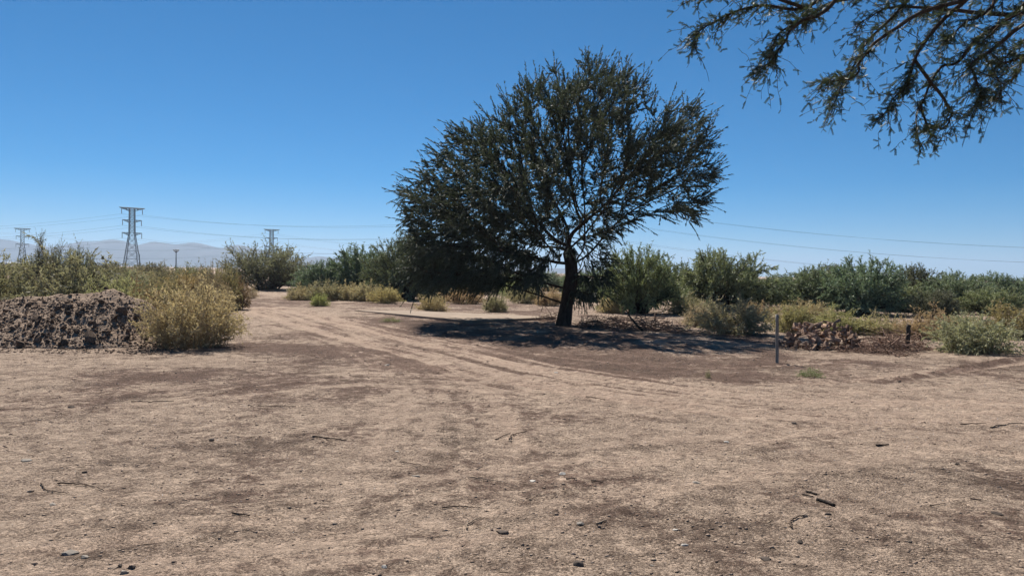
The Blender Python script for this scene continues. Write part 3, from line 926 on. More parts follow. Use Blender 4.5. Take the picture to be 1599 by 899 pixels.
tw_pos = np.concatenate(tw_pos); tw_dir = np.concatenate(tw_dir)
# extra limbs so the tree is whole outside the picture
fork = bp([(1900, -330, 4.6)])[0]
trunk = smooth_path(np.array([[0, 0, 0], [0.06, -0.02, 0.8], [0.02, 0.05, 1.6], [(fork[0]) * .5, fork[1] * .5, 2.2], fork]), 24)
parts.append(tubes(trunk[None], np.linspace(0.21, 0.10, len(trunk))[None], 10))
for tgt in ([1.8, 0.6, 5.2], [2.6, -1.2, 4.4], [0.6, 1.9, 5.6], [1.2, -2.2, 4.8], [2.4, 2.0, 4.2]):
    L_ = smooth_path(np.array([trunk[14], trunk[14] + (np.array(tgt) - trunk[14]) * .45 + [0, 0, .5], np.array(tgt)]), 24)
    parts.append(tubes(L_[None], np.linspace(0.085, 0.012, len(L_))[None], 6))
    i = rng.integers(8, 24, 42)
    tw_pos = np.concatenate([tw_pos, L_[np.minimum(i, len(L_) - 1)]]); tw_dir = np.concatenate([tw_dir, np.tile(unit(L_[-1] - L_[0]), (42, 1))])
# secondary twigs
n = len(tw_pos)
dv = unit(tw_dir * 0.75 + rng.normal(size=(n, 3)) * 0.62 + np.array([-0.12, 0, -0.05]))
L = 0.04 + 0.26 * rng.random(n) ** 1.5
t = np.linspace(0, 1, 6)
P2 = tw_pos[:, None] + dv[:, None] * (L[:, None] * t)[..., None]
P2[:, :, 2] -= 0.15 * L[:, None] * t ** 2
P2 += rng.normal(size=P2.shape) * 0.005 * (t > 0)[None, :, None]
parts.append(tubes(P2, np.linspace(1, .5, 6)[None] * np.full((n, 1), 0.0024), 4))
v, q = merge(parts)
link('trunk', mesh_np('near_trunk', v, q, True), M['bark'], nroot)
# feathery leaves: pairs of pinnae with leaflets
npin = 8
u = rng.uniform(0.1, 1, (n, npin))
k = np.minimum((u * 5).astype(int), 4); f = u * 5 - k
ar = np.arange(n)[:, None]
pp = (P2[ar, k] * (1 - f)[..., None] + P2[ar, k + 1] * f[..., None]).reshape(-1, 3)
td = unit(P2[ar, k + 1] - P2[ar, k]).reshape(-1, 3)
pd = unit(td * 0.5 + rng.normal(size=pp.shape) * 0.6 + np.array([-0.15, 0, -0.12]))
m = len(pp)
PL = rng.uniform(0.026, 0.054, m)
nl = 12
pn = unit(np.cross(pd, rng.normal(size=(m, 3))))           # in-plane side of the pinna
fold = unit(np.cross(pd, pn))
tt = np.linspace(0.1, 1.0, nl)
lp, ld = [], []
for s in (-1, 1):
    lp.append(pp[:, None] + pd[:, None] * (PL[:, None] * tt)[..., None])
    dd = pn[:, None] * s * 1.0 + pd[:, None] * 0.55 + fold[:, None] * 0.25
    ld.append(np.broadcast_to(dd, (m, nl, 3)))
lp = np.concatenate([a.reshape(-1, 3) for a in lp]); ld = unit(np.concatenate([a.reshape(-1, 3) for a in ld]))
pl_n = np.concatenate([np.repeat(fold, nl, 0)] * 2)
sd = unit(np.cross(ld, pl_n))
LL = np.concatenate([np.repeat(PL * 0.24, nl)] * 2)[:, None]
lv = np.stack([lp + ld * LL * .1 - sd * LL * .16, lp + ld * LL * .1 + sd * LL * .16, lp + ld * LL * 1.05], 1).reshape(-1, 3)
lq = np.arange(len(lp) * 3).reshape(-1, 3)
rib = np.stack([pp - pn * 0.0009, pp + pn * 0.0009, pp + pd * PL[:, None]], 1).reshape(-1, 3)
rq = np.arange(m * 3).reshape(-1, 3)
v, q = merge([(lv, lq), (rib, rq)])
print('near leaflets', len(q))
o = link('crown', mesh_np('near_crown', v, q, face_attrs={'rnd': np.repeat(rng.random(len(q) // nl + 1), nl)[:len(q)] * 0.95}), M['mesq_leaf'], nroot)
o.color = (0.060, 0.078, 0.044, 1)

# ---------------------------------------------------------------- shrubs: unit prototypes (half width 1, height 1)
def shrub_proto(seed, n_stem, n_twig, n_leaf, leaf_L, leaf_W, tw_len, spread, up, stem_r, droop=0.1, dome=1.0, ragged=0.25, low=0.05, sides=4, shell=0.4):
    rng = np.random.default_rng(seed)
    a = rng.uniform(0, 2 * np.pi, n_stem)
    el = np.arcsin(rng.uniform(low, 1, n_stem) ** 0.8)
    lob = 1 + ragged * np.sin(a * 3 + seed) * 0.5 + ragged * np.clip(rng.normal(size=n_stem), -1.5, 1.0) * 0.6
    rr = rng.uniform(shell, 1.0, n_stem) ** 0.5 * lob
    tip = np.stack([np.cos(a) * np.cos(el) * rr, np.sin(a) * np.cos(el) * rr, (np.sin(el) ** dome) * rr], 1)
    tip[:, 2] = np.maximum(tip[:, 2], 0.04)
    b0 = np.stack([np.cos(a), np.sin(a), a * 0], 1) * (rng.uniform(0, 0.24 * spread, n_stem))[:, None]
    mid = b0 + (tip - b0) * 0.5
    mid[:, 2] += up * np.linalg.norm(tip[:, :2], axis=1)
    mid += rng.normal(size=mid.shape) * 0.05
    K = 7
    t = np.linspace(0, 1, K)[None, :, None]
    P = b0[:, None] * (1 - t) ** 2 + 2 * mid[:, None] * t * (1 - t) + tip[:, None] * t ** 2
    P += rng.normal(size=P.shape) * 0.012 * (t > 0)
    rad = np.linspace(1, 0.3, K)[None] * (stem_r * rng.uniform(.6, 1.3, n_stem))[:, None]
    stems = [tubes(P, rad, sides)]
    u = rng.uniform(0.22, 1.0, (n_stem, n_twig)) ** 0.75
    k = np.minimum((u * (K - 1)).astype(int), K - 2); f = u * (K - 1) - k
    ar = np.arange(n_stem)[:, None]
    tp = (P[ar, k] * (1 - f)[..., None] + P[ar, k + 1] * f[..., None]).reshape(-1, 3)
    td = unit(P[ar, k + 1] - P[ar, k]).reshape(-1, 3)
    outw = unit(tp - np.array([0, 0, 0.15]))
    td = unit(td * 0.6 + outw * 0.35 + rng.normal(size=tp.shape) * 0.55)
    tw, lf = twig_sprays(tp, td, n_leaf, tw_len, leaf_L, leaf_W, rng, np.full(len(tp), droop), 0.9, stem_r * 0.28, 2)
    stems.append(tw)
    sv, sq = merge(stems)
    sv[:, 2] = np.maximum(sv[:, 2], -0.02)
    lv, lq = lf
    lq = lq[lv[:, 2].reshape(-1, 3).min(1) > -0.01]
    kz = np.percentile(lv[:, 2], 99.6); kr = np.percentile(np.abs(lv[:, 0]), 98)
    for w_ in (sv, lv):
        w_ /= np.array([kr, kr, kz])
    # leaf colour varies branch by branch as well as leaf by leaf
    br = np.repeat(np.repeat(rng.random(n_stem), n_twig), n_leaf)[:len(lv) // 3]
    keep = lq[:, 0] // 3
    rnd = np.clip(0.45 * br[keep] + 0.5 * rng.random(len(lq)), 0, 1)
    return (mesh_np('shrub_stems', sv, sq), mesh_np('shrub_leaves', lv, lq, face_attrs={'rnd': rnd}))

PROTO = {
    'dry': [shrub_proto(100 + i, 150, 9, 8, 0.070, 0.022, 0.20, 1.6, 0.10, 0.0070, 0.05, 0.9, 0.22) for i in range(4)],
    'fine': [shrub_proto(150, 330, 9, 8, 0.042, 0.014, 0.15, 2.6, 0.06, 0.0048, 0.02, 0.72, 0.14, 0.12)],
    'grey': [shrub_proto(200 + i, 140, 12, 9, 0.065, 0.022, 0.20, 1.2, 0.12, 0.0075, 0.12, 1.0, 0.24) for i in range(3)],
    'mesq': [shrub_proto(300 + i, 180, 18, 11, 0.052, 0.015, 0.15, 0.8, 0.20, 0.010, 0.10, 0.80, 0.10, 0.02, shell=0.62) for i in range(5)],
    'upright': [shrub_proto(400 + i, 110, 16, 10, 0.060, 0.015, 0.24, 1.0, 0.02, 0.009, -0.05, 0.75, 0.22, 0.25) for i in range(2)],
    'tuft': [shrub_proto(500 + i, 90, 4, 5, 0.13, 0.020, 0.25, 1.3, 0.10, 0.006, 0.1, 0.9, 0.2) for i in range(2)],
}
for k, l in PROTO.items():
    print(k, len(l), len(l[0][0].polygons), len(l[0][1].polygons))

prng = random.Random(5)
def plant(kind, x, y, hw, height, color, name, label, cat, group=None, depth=1.0, sink=0.03, stem='straw_stem', i=None):
    lst = PROTO[kind]
    pm = lst[prng.randrange(len(lst))] if i is None else lst[i]
    z = hz(x, y)
    root = empty(name, (x, y, z - sink), prng.uniform(0, 6.28))
    root.scale = (hw, hw * depth, height)
    tag(root, label, cat, group)
    a = link('stems', pm[0], M[stem], root)
    b = link('crown' if cat == 'tree' else 'foliage', pm[1], M['mesq_leaf'] if kind in ('mesq',) else M['bush_leaf'], root)
    j = prng.uniform(0.88, 1.10); w = prng.uniform(-0.07, 0.09)
    b.color = (color[0] * 0.95 * j * (1 + w), color[1] * 0.95 * j, color[2] * 0.95 * j * (1 - w), 1)
    return root

def ppx(kind, cx, base_py, w_px, top_py, color, name, label, cat='bush', group=None, D=None, stem='straw_stem', i=None, depth=1.0):
    """a plant whose foot is at pixel (cx, base_py)"""
    if D is None:
        p = at(cx, base_py)
    else:
        p = at_dist(cx, 440, D)[:2]
    z0 = hz(*p)
    if D is None and abs(z0) > 0.25:
        pass
    m = p[1] / F_PX
    top = CAM_H + (hor(cx) - top_py) * m
    return plant(kind, p[0], p[1], w_px * m / 2, max(0.2, top - z0), color, name, label, cat, group, depth, stem=stem, i=i)

YEL, OLV, TAN, ORG = (0.48, 0.405, 0.275), (0.40, 0.355, 0.24), (0.45, 0.345, 0.255), (0.49, 0.35, 0.235)
GRY, GRYD, SAGE = (0.265, 0.265, 0.205), (0.20, 0.205, 0.14), (0.40, 0.40, 0.28)
GRN, GRN2, DRK, DRK2 = (0.235, 0.285, 0.172), (0.285, 0.34, 0.19), (0.18, 0.20, 0.14), (0.16, 0.175, 0.125)

# left
ppx('fine', 302, 540, 162, 434, (0.49, 0.425, 0.315), 'dry_bush', 'bushy straw coloured shrub with fine upright stems beside the dirt mound', depth=0.85)
GB = 'shrubs behind the dirt mound'
ppx('grey', 112, 474, 165, 392, GRY, 'grey_shrub', 'large grey green shrub right behind the top of the dirt mound', group=GB, D=24.5)
ppx('grey', 14, 474, 120, 402, (0.285, 0.255, 0.168), 'grey_shrub', 'brownish green shrub at the left picture edge behind the mound', group=GB, D=25.5)
ppx('upright', 72, 470, 78, 372, (0.195, 0.180, 0.143), 'twiggy_shrub', 'dark twiggy shrub sticking up above the large grey green shrub', group=GB, D=29, stem='twig')
ppx('upright', 116, 470, 60, 385, (0.210, 0.210, 0.151), 'twiggy_shrub', 'lower twiggy shrub poking out just right of the tallest dark twigs', group=GB, D=30, stem='twig')
ppx('grey', 178, 480, 90, 428, (0.375, 0.352, 0.202), 'grey_shrub', 'yellowish shrub between the dirt mound and the straw coloured bush', group=GB, D=23.0)
ppx('dry', 218, 478, 70, 438, (0.330, 0.240, 0.168), 'dry_bush', 'brown dry shrub half hidden behind the straw coloured bush', group=GB, D=24.5)
bermlab = [
    (165, 407, 60, 38, (0.180, 0.158, 0.118), 'dark brown shrub on the rise just left of the largest pylon'),
    (192, 412, 50, 34, (0.255, 0.225, 0.151), 'low brown shrub in front of the left foot of the largest pylon'),
    (240, 410, 62, 44, (0.195, 0.173, 0.134), 'dark low shrub on the rise just right of the largest pylon'),
    (262, 413, 60, 36, (0.285, 0.240, 0.160), 'tan shrub on the rise below the lamp mast'),
    (300, 411, 64, 42, (0.255, 0.240, 0.151), 'olive shrub on the skyline right of the lamp mast'),
    (328, 412, 50, 36, (0.300, 0.240, 0.168), 'brownish shrub on the skyline midway between mast and dark round shrub'),
    (352, 414, 40, 33, (0.270, 0.255, 0.168), 'small olive shrub at the right end of the rise'),
    (205, 424, 75, 31, (0.225, 0.240, 0.168), 'grey green shrub on the slope under the largest pylon'),
    (250, 426, 70, 30, (0.330, 0.285, 0.185), 'yellow brown shrub on the slope above the straw coloured bush'),
    (290, 424, 60, 33, (0.360, 0.285, 0.185), 'tan shrub on the slope right above the straw coloured bush'),
    (330, 426, 60, 31, (0.315, 0.247, 0.185), 'reddish tan shrub low on the slope left of the spiky plant'),
    (365, 428, 46, 34, (0.240, 0.180, 0.143), 'dark brown shrub at the foot of the slope by the spiky plant'),
    (140, 412, 50, 34, (0.270, 0.255, 0.168), 'dull green shrub on the rise behind the large grey green shrub'),
    (225, 440, 60, 27, (0.300, 0.270, 0.168), 'olive shrub low on the slope behind the straw coloured bush'),
]
for cx, top, w, D, c, lab in bermlab:
    ppx('dry' if prng.random() < .6 else 'grey', cx, 0, w, top, c, 'slope_shrub', lab, group='shrubs on the left rise', D=D)
ppx('upright', 418, 452, 122, 381, (0.232, 0.240, 0.176), 'dark_shrub', 'dark round upright shrub standing alone beneath the small distant pylon', stem='twig', i=0)
ppx('upright', 366, 452, 34, 428, (0.360, 0.330, 0.235), 'spiky_plant', 'small pale spiky plant left of the dark round shrub', 'plant')
ppx('tuft', 392, 467, 24, 443, TAN, 'grass_tuft', 'tawny grass tuft in front of the dark round shrub', 'grass tuft')

# middle left
GT = 'green mesquite trees in the background'
ppx('mesq', 505, 462, 90, 408, GRN, 'mesquite_tree', 'low mesquite just right of the dark round shrub', 'tree', GT, stem='bark')
ppx('mesq', 565, 462, 112, 386, GRN, 'mesquite_tree', 'green mesquite rising behind the row of yellow bushes', 'tree', GT, stem='bark')
ppx('mesq', 632, 468, 120, 368, (0.188, 0.225, 0.143), 'mesquite_tree', 'pale feathery mesquite touching the left edge of the big crown', 'tree', GT, stem='bark')
ppx('mesq', 690, 466, 110, 400, DRK, 'mesquite_tree', 'dark mesquite partly covered by the drooping left side of the big crown', 'tree', GT, stem='bark')
ppx('grey', 538, 455, 70, 427, (0.255, 0.210, 0.168), 'grey_shrub', 'brown mounded shrub tucked under the low green mesquites')
GY_ = 'yellow bushes left of the big mesquite'
for cx, b, w, top, c, lab in [
    (470, 469, 48, 442, YEL, 'leftmost yellow bush of the row below the low mesquite'),
    (508, 470, 56, 437, OLV, 'second yellow bush from the left in the row'),
    (545, 470, 46, 439, YEL, 'olive yellow bush in the middle of the row'),
    (572, 471, 52, 438, YEL, 'fourth yellow bush of the row under the green mesquite'),
    (602, 474, 50, 445, (0.495, 0.420, 0.235), 'right end yellow bush of the row beside deep shade'),
    (499, 479, 28, 456, (0.360, 0.375, 0.168), 'small greenish bush standing in front of the row'),
    (676, 487, 48, 457, YEL, 'round yellow bush at the far edge of the concrete slab'),
    (725, 474, 60, 448, TAN, 'reddish tan bush under the drooping left branches'),
    (774, 487, 36, 455, OLV, 'yellow bush behind the slab midway to the trunk'),
    (822, 474, 56, 442, OLV, 'olive bush seen through the low branches left of the trunk'),
    (858, 478, 44, 448, TAN, 'tan bush close behind the left side of the trunk'),
    (806, 464, 50, 432, GRN2, 'green bush showing between hanging leaves left of the trunk'),
]:
    ppx('dry', cx, b, w, top, c, 'dry_bush', lab, group=GY_)

for cx, b_, w, top, c, lab in [
    (745, 458, 90, 418, DRK, 'dark mesquite glimpsed under the middle of the drooping left branches'),
    (800, 452, 70, 426, GRN, 'small far mesquite seen through the gap left of the trunk'),
    (850, 454, 80, 424, GRN, 'far mesquite showing close to the left of the big trunk'),
    (893, 452, 60, 428, GRN2, 'far mesquite peeping out just right of the big trunk'),
    (460, 446, 60, 424, GRN, 'far low mesquite left of the low green mesquite'),
]:
    ppx('mesq', cx, b_, w, top, c, 'mesquite_tree', lab, 'tree', GT, stem='bark')

# right of the trunk
ppx('mesq', 997, 489, 122, 387, GRN2, 'mesquite_tree', 'bright green mesquite with a short dark trunk right of the big tree', 'tree', GT, stem='bark', i=0)
ppx('mesq', 925, 470, 90, 420, GRN2, 'mesquite_tree', 'yellow green mesquite directly behind the big trunk', 'tree', GT, stem='bark')
ppx('mesq', 1062, 476, 80, 412, GRN, 'mesquite_tree', 'lower mesquite filling the gap between two rounder mesquites', 'tree', GT, stem='bark')
ppx('mesq', 1128, 482, 140, 392, GRN, 'mesquite_tree', 'tall rounded mesquite behind the biggest yellow bush', 'tree', GT, stem='bark', i=1)
ppx('mesq', 1182, 478, 60, 430, DRK, 'mesquite_tree', 'dark low mesquite at the right foot of the tall rounded mesquite', 'tree', GT, stem='bark')
ppx('mesq', 1216, 468, 60, 430, GRN2, 'mesquite_tree', 'light green mesquite in the dip above the slim stake', 'tree', GT, stem='bark')
ppx('mesq', 1268, 486, 118, 418, GRN, 'mesquite_tree', 'green mesquite above and left of the heap of chunks', 'tree', GT, stem='bark')
ppx('mesq', 1345, 490, 128, 404, GRN, 'mesquite_tree', 'tallest mesquite of the right hand thicket behind the heap', 'tree', GT, stem='bark', i=3)
ppx('mesq', 1300, 470, 100, 414, DRK, 'mesquite_tree', 'dark mesquite between the two tallest of the right thicket', 'tree', GT, stem='bark')
ppx('mesq', 1428, 478, 84, 415, (0.173, 0.180, 0.109), 'mesquite_tree', 'brownish topped mesquite right of the tallest in the thicket', 'tree', GT, stem='bark')
ppx('mesq', 1400, 486, 90, 440, GRN2, 'mesquite_tree', 'low light green mesquite above the dark stump post', 'tree', GT, stem='bark')
ppx('mesq', 1492, 482, 96, 425, GRN, 'mesquite_tree', 'mesquite rising behind the orange bush', 'tree', GT, stem='bark')
ppx('mesq', 1548, 478, 92, 427, GRN, 'mesquite_tree', 'mesquite behind the grey green bush near the right edge', 'tree', GT, stem='bark')
ppx('mesq', 1604, 480, 90, 434, GRN, 'mesquite_tree', 'mesquite cut by the right picture edge', 'tree', GT, stem='bark')
ppx('mesq', 1460, 496, 70, 452, DRK, 'mesquite_tree', 'small dark mesquite wedged behind the orange bush', 'tree', GT, stem='bark')
ppx('mesq', 1545, 492, 90, 450, GRN2, 'mesquite_tree', 'low bright mesquite between the thicket and the right hand bushes', 'tree', GT, stem='bark')
GR = 'dry bushes right of the big mesquite'
for kind, cx, b, w, top, c, lab in [
    ('dry', 952, 489, 44, 460, YEL, 'yellow bush just right of the big trunk'),
    ('dry', 1078, 491, 72, 457, OLV, 'olive bush left behind the biggest yellow bush'),
    ('dry', 1098, 508, 64, 472, TAN, 'tan side bush leaning on the left of the biggest yellow bush'),
    ('dry', 1142, 520, 110, 463, YEL, 'biggest yellow bush right of the big mesquite'),
    ('dry', 1236, 517, 66, 472, (0.330, 0.300, 0.168), 'dark olive bush right behind the slim stake'),
    ('dry', 1262, 500, 80, 468, YEL, 'yellow bush behind and left of the heap of chunks'),
    ('dry', 1312, 520, 100, 478, (0.450, 0.405, 0.202), 'yellow green bush rising directly behind the heap of chunks'),
    ('dry', 1372, 522, 76, 486, (0.450, 0.375, 0.235), 'pale yellow bush behind the pile of dead branches'),
    ('dry', 1448, 528, 82, 476, ORG, 'orange tan bush right of the dark stump post'),
    ('grey', 1520, 552, 122, 489, SAGE, 'large grey green mounded bush in the open at right'),
    ('grey', 1578, 528, 100, 472, (0.315, 0.277, 0.168), 'olive brown overhanging bush at the right edge'),
    ('dry', 1500, 520, 60, 488, (0.420, 0.360, 0.218), 'dull yellow bush between the orange and the overhanging bush'),
    ('dry', 1180, 500, 50, 470, (0.450, 0.315, 0.202), 'tan bush between the biggest yellow bush and the stake'),
]:
    ppx(kind, cx, b, w, top, c, 'dry_bush', lab, group=GR)
GW = 'green weeds on the dirt'
ppx('tuft', 1266, 588, 42, 570, (0.195, 0.247, 0.126), 'weed', 'green weed clump right of the foot of the slim stake', 'weed', GW)
ppx('tuft', 612, 502, 34, 494, (0.210, 0.240, 0.109), 'weed', 'green weed patch in front of the slab corner', 'weed', GW)
ppx('tuft', 1106, 592, 10, 580, (0.360, 0.315, 0.202), 'weed', 'tiny dry weed in the damp soil left of the stake', 'weed', GW)

# far scrub on the plain, one mass
rng = np.random.default_rng(77)
n = 620
Df = 52 * (1500 / 52) ** rng.random(n)
tf = rng.uniform(-0.80, 0.80, n)
k = ~((tf > -0.37) & (tf < 0.0) & (Df < 72))            # keep the track open
Df, tf = Df[k], tf[k]
n = len(Df)
Xf = Df * tf
cl = 90
hgt = rng.uniform(0.4, 1.1, n) * np.clip(Df / 130, 0.8, 2.2)
pos = np.repeat(np.stack([Xf, Df, base_h(Xf, Df) - 0.1], 1), cl, 0)
m = len(pos)
u = unit(rng.normal(size=(m, 3))) * (rng.random((m, 1)) ** 0.4); u[:, 2] = np.abs(u[:, 2])
hh = np.repeat(hgt, cl)[:, None]
pos = pos + u * hh * np.array([[1.5, 1.5, 1.0]])
lv, lq = leaf_faces(pos, rng.normal(size=(m, 3)) + [0, 0, .5], hh[:, 0] * 0.32, hh[:, 0] * 0.14, rng)
lv[:, 2] = np.maximum(lv[:, 2], -0.2)
o = tag(link('far_scrub', mesh_np('far_scrub', lv, lq, face_attrs={'rnd': rng.random(m) * .85}), M['bush_leaf']),
        'far off dark scrub covering the plain to the horizon', 'scrub', kind='stuff')
o.color = (0.12, 0.125, 0.075, 1)

# low brown scrub covering the rise at left
rng = np.random.default_rng(78)
n = 520
Df = rng.uniform(25.5, 52, n); Xf = -Df * rng.uniform(0.37, 0.74, n)
cl = 130
hgt = rng.uniform(0.22, 0.6, n)
zz = base_h(Xf, Df)
pos = np.repeat(np.stack([Xf, Df, zz - 0.03], 1), cl, 0)
m = len(pos)
u = unit(rng.normal(size=(m, 3))) * (rng.random((m, 1)) ** 0.4); u[:, 2] = np.abs(u[:, 2])
hh = np.repeat(hgt, cl)[:, None]
pos = pos + u * hh * np.array([[1.5, 1.5, 1.0]])
lv, lq = leaf_faces(pos, rng.normal(size=(m, 3)) + [0, 0, .8], 0.11 * rng.uniform(.6, 1.4, m), 0.03, rng)
o = tag(link('slope_scrub', mesh_np('slope_scrub', lv, lq, face_attrs={'rnd': np.clip(np.repeat(rng.random(n), cl) * .5 + rng.random(m) * .45, 0, 1)}), M['bush_leaf']),
        'low brown dry scrub covering the rise at left as one mass', 'scrub', kind='stuff')
o.color = (0.28, 0.24, 0.165, 1)

# ---------------------------------------------------------------- concrete slab
c4 = [at(553, 487), at(735, 504), at(868, 498), at(640, 487.5)]
zs = 0.0
bm = bmesh.new()
top = [bm.verts.new((p[0], p[1], 0.085)) for p in c4]
bot = [bm.verts.new((p[0], p[1], -0.2)) for p in c4]
bm.faces.new(top)
for i in range(4):
    bm.faces.new((bot[i], bot[(i + 1) % 4], top[(i + 1) % 4], top[i]))
bmesh.ops.recalc_face_normals(bm, faces=bm.faces)
bmesh.ops.bevel(bm, geom=[e for e in bm.edges if all(v in top for v in e.verts)], offset=0.015, segments=2, affect='EDGES')
me = bpy.data.meshes.new('concrete_slab'); bm.to_mesh(me); bm.free()
tag(link('concrete_slab', me, M['concrete']), 'long pale concrete slab lying on the dirt left of the big trunk', 'slab')

# ---------------------------------------------------------------- rocks
def hull_mesh(name, seed, npts=14, scale=(1, 1, 1), jag=0.25):
    rg = np.random.default_rng(seed)
    p = unit(rg.normal(size=(npts, 3))) * (1 - jag * rg.random((npts, 1))) * np.array(scale)
    bm = bmesh.new()
    for v in p: bm.verts.new(v)
    r = bmesh.ops.convex_hull(bm, input=bm.verts)
    bmesh.ops.delete(bm, geom=[v for v in bm.verts if not v.link_faces], context='VERTS')
    me = bpy.data.meshes.new(name)
    bm.to_mesh(me); bm.free()
    return me

# ---------------------------------------------------------------- dirt mound with clods
MC = np.array([-11.05, 19.1])
def mound_h(x, y):
    """height above ground of the heap, world x, y"""
    x, y = x / 0.94, y / 0.94
    X = 0.94 * np.interp(x, [-17.5, -15.5, -13.2, -12.3, -11.2, -10.6, -10.0, -9.3, -8.6, -7.8], [0, .75, 1.12, 1.20, 1.32, 1.24, .95, .55, .24, 0])
    w = np.interp(x, [-17.5, -13, -10.5, -8.1], [1.7, 2.7, 2.6, 1.2])
    v = np.abs((y - 20.9) / w)
    s = np.clip(1 - v ** 1.12, 0, 1)
    h = X * s
    return h * (1 + 0.13 * fbm(x / 0.9, y / 0.9, 201, 3)) + sstep(0, .2, h) * (0.045 * fbm(x / 0.28, y / 0.28, 202, 3) + 0.03 * fbm(x / .09, y / .09, 203, 2))
mx = np.arange(-16.6, -7.5, 0.045); my = np.arange(16.5, 22.6, 0.045)
MX, MY = np.meshgrid(mx, my)
mh = mound_h(MX.ravel(), MY.ravel())
gh_ = base_h(MX.ravel(), MY.ravel())
mz = gh_ + np.where(mh > 0.015, mh, -0.06)
ii = np.arange(MX.size).reshape(MX.shape)
q = np.stack([ii[:-1, :-1], ii[:-1, 1:], ii[1:, 1:], ii[1:, :-1]], -1).reshape(-1, 4)
q = q[(mh[q] > 0.015).any(1)]
mroot = empty('dirt_mound', (MC[0], MC[1], 0))
tag(mroot, 'heap of dark cloddy dirt at the left edge behind bare ground', 'dirt mound')
mv = np.stack([MX.ravel() - MC[0], MY.ravel() - MC[1], mz], 1)
used = np.unique(q); remap = np.full(len(mv), -1); remap[used] = np.arange(len(used))
link('heap', mesh_np('mound_heap', mv[used], remap[q], True), M['mound'], mroot)
CL = [hull_mesh('clod', 600 + i, 15, (1, .85, .7), 0.35) for i in range(8)]
rng = np.random.default_rng(31)
cnt = 0
big_px = [(150, 512, .12), (120, 520, .13), (80, 515, .11), (170, 520, .12), (45, 480, .11), (20, 515, .13), (190, 490, 0.21), (180, 497, .14), (213, 500, .15), (140, 535, .23), (30, 542, .19), (108, 482, .15), (60, 502, .13), (158, 475, .14), (95, 541, .10), (125, 478, .1), (198, 530, .12)]
def clod(x, y, s, i):
    z = float(base_h(x, y)) + max(0.0, float(mound_h(np.array([x]), np.array([y]))[0]))
    o = link('clod', CL[i % 8], M['clod'], mroot, (x - MC[0], y - MC[1], z + s * 0.25))
    o.scale = (s * rng.uniform(.8, 1.2), s * rng.uniform(.8, 1.2), s * rng.uniform(.7, 1.0))
    o.rotation_euler = rng.uniform(0, 6.28, 3)
for px, py, s in big_px:
    # march along the pixel's ray to the heap's surface
    hit = None
    for D in np.arange(15.8, 21.0, 0.04):
        p = at_dist(px, py, D)
        if p[2] <= float(base_h(p[0], p[1])) + max(0, float(mound_h(p[:1], p[1:2])[0])):
            hit = p; break
    if hit is not None:
        clod(hit[0], hit[1], s, cnt); cnt += 1
while cnt < 285:
    x = rng.uniform(-14.1, -7.8); y = rng.uniform(16.6, 19.8)
    h = float(mound_h(np.array([x]), np.array([y]))[0])
    if h < 0.03 and not (rng.random() < 0.10 and y > 16.9): continue
    if h > 0.95 and rng.random() < 0.75: continue
    clod(x, y, 0.03 + 0.10 * rng.random() ** 2.8, cnt); cnt += 1

def scatter_bits(x, y, z, size, seed, squash=0.6):
    """many small angular crumbs in one mesh (8 triangles each)"""
    rg = np.random.default_rng(seed)
    n = len(x)
    octa = np.array([[1, 0, 0], [-1, 0, 0], [0, 1, 0], [0, -1, 0], [0, 0, 1], [0, 0, -1]], float)
    v = octa[None] * rg.uniform(.55, 1.2, (n, 6, 1)) + rg.normal(size=(n, 6, 3)) * 0.18
    a = rg.uniform(0, 6.28, n); c, s = np.cos(a)[:, None], np.sin(a)[:, None]
    vx = v[..., 0] * c - v[..., 1] * s; vy = v[..., 0] * s + v[..., 1] * c
    v = np.stack([vx, vy, v[..., 2] * squash], -1) * size[:, None, None]
    v += np.stack([x, y, z + size * squash * 0.3], 1)[:, None]
    f = np.array([[0, 2, 4], [2, 1, 4], [1, 3, 4], [3, 0, 4], [2, 0, 5], [1, 2, 5], [3, 1, 5], [0, 3, 5]])
    return v.reshape(-1, 3), (f[None] + (np.arange(n) * 6)[:, None, None]).reshape(-1, 3)
n = 12000
cx_ = rng.uniform(-14.6, -7.5, n); cy_ = rng.uniform(16.3, 19.6, n)
h = mound_h(cx_, cy_)
k = ((h > 0.02) | (rng.random(n) < 0.30)) & ((h < 1.0) | (rng.random(n) < .35))
cx_, cy_, h = cx_[k], cy_[k], h[k]
v, f = scatter_bits(cx_ - MC[0], cy_ - MC[1], base_h(cx_, cy_) + np.maximum(h, 0), 0.010 + 0.038 * rng.random(len(cx_)) ** 3, 33, .8)
tag(link('crumbs', mesh_np('mound_crumbs', v, f), M['clod'], mroot), kind='stuff')
b = at(73, 535)
o = link('flat_stone', hull_mesh('flat_stone', 640, 16, (1, .7, .22)), rough_mat('ochre_stone', (0.36, 0.24, 0.12), (0.5, 0.36, 0.2), 9), None, (b[0], b[1] , 0.16))
o.scale = (.13, .13, .13); o.rotation_euler = (0.5, 0.15, 0.3)
tag(o, 'flat ochre stone lying at the foot of the dirt mound', 'stone')

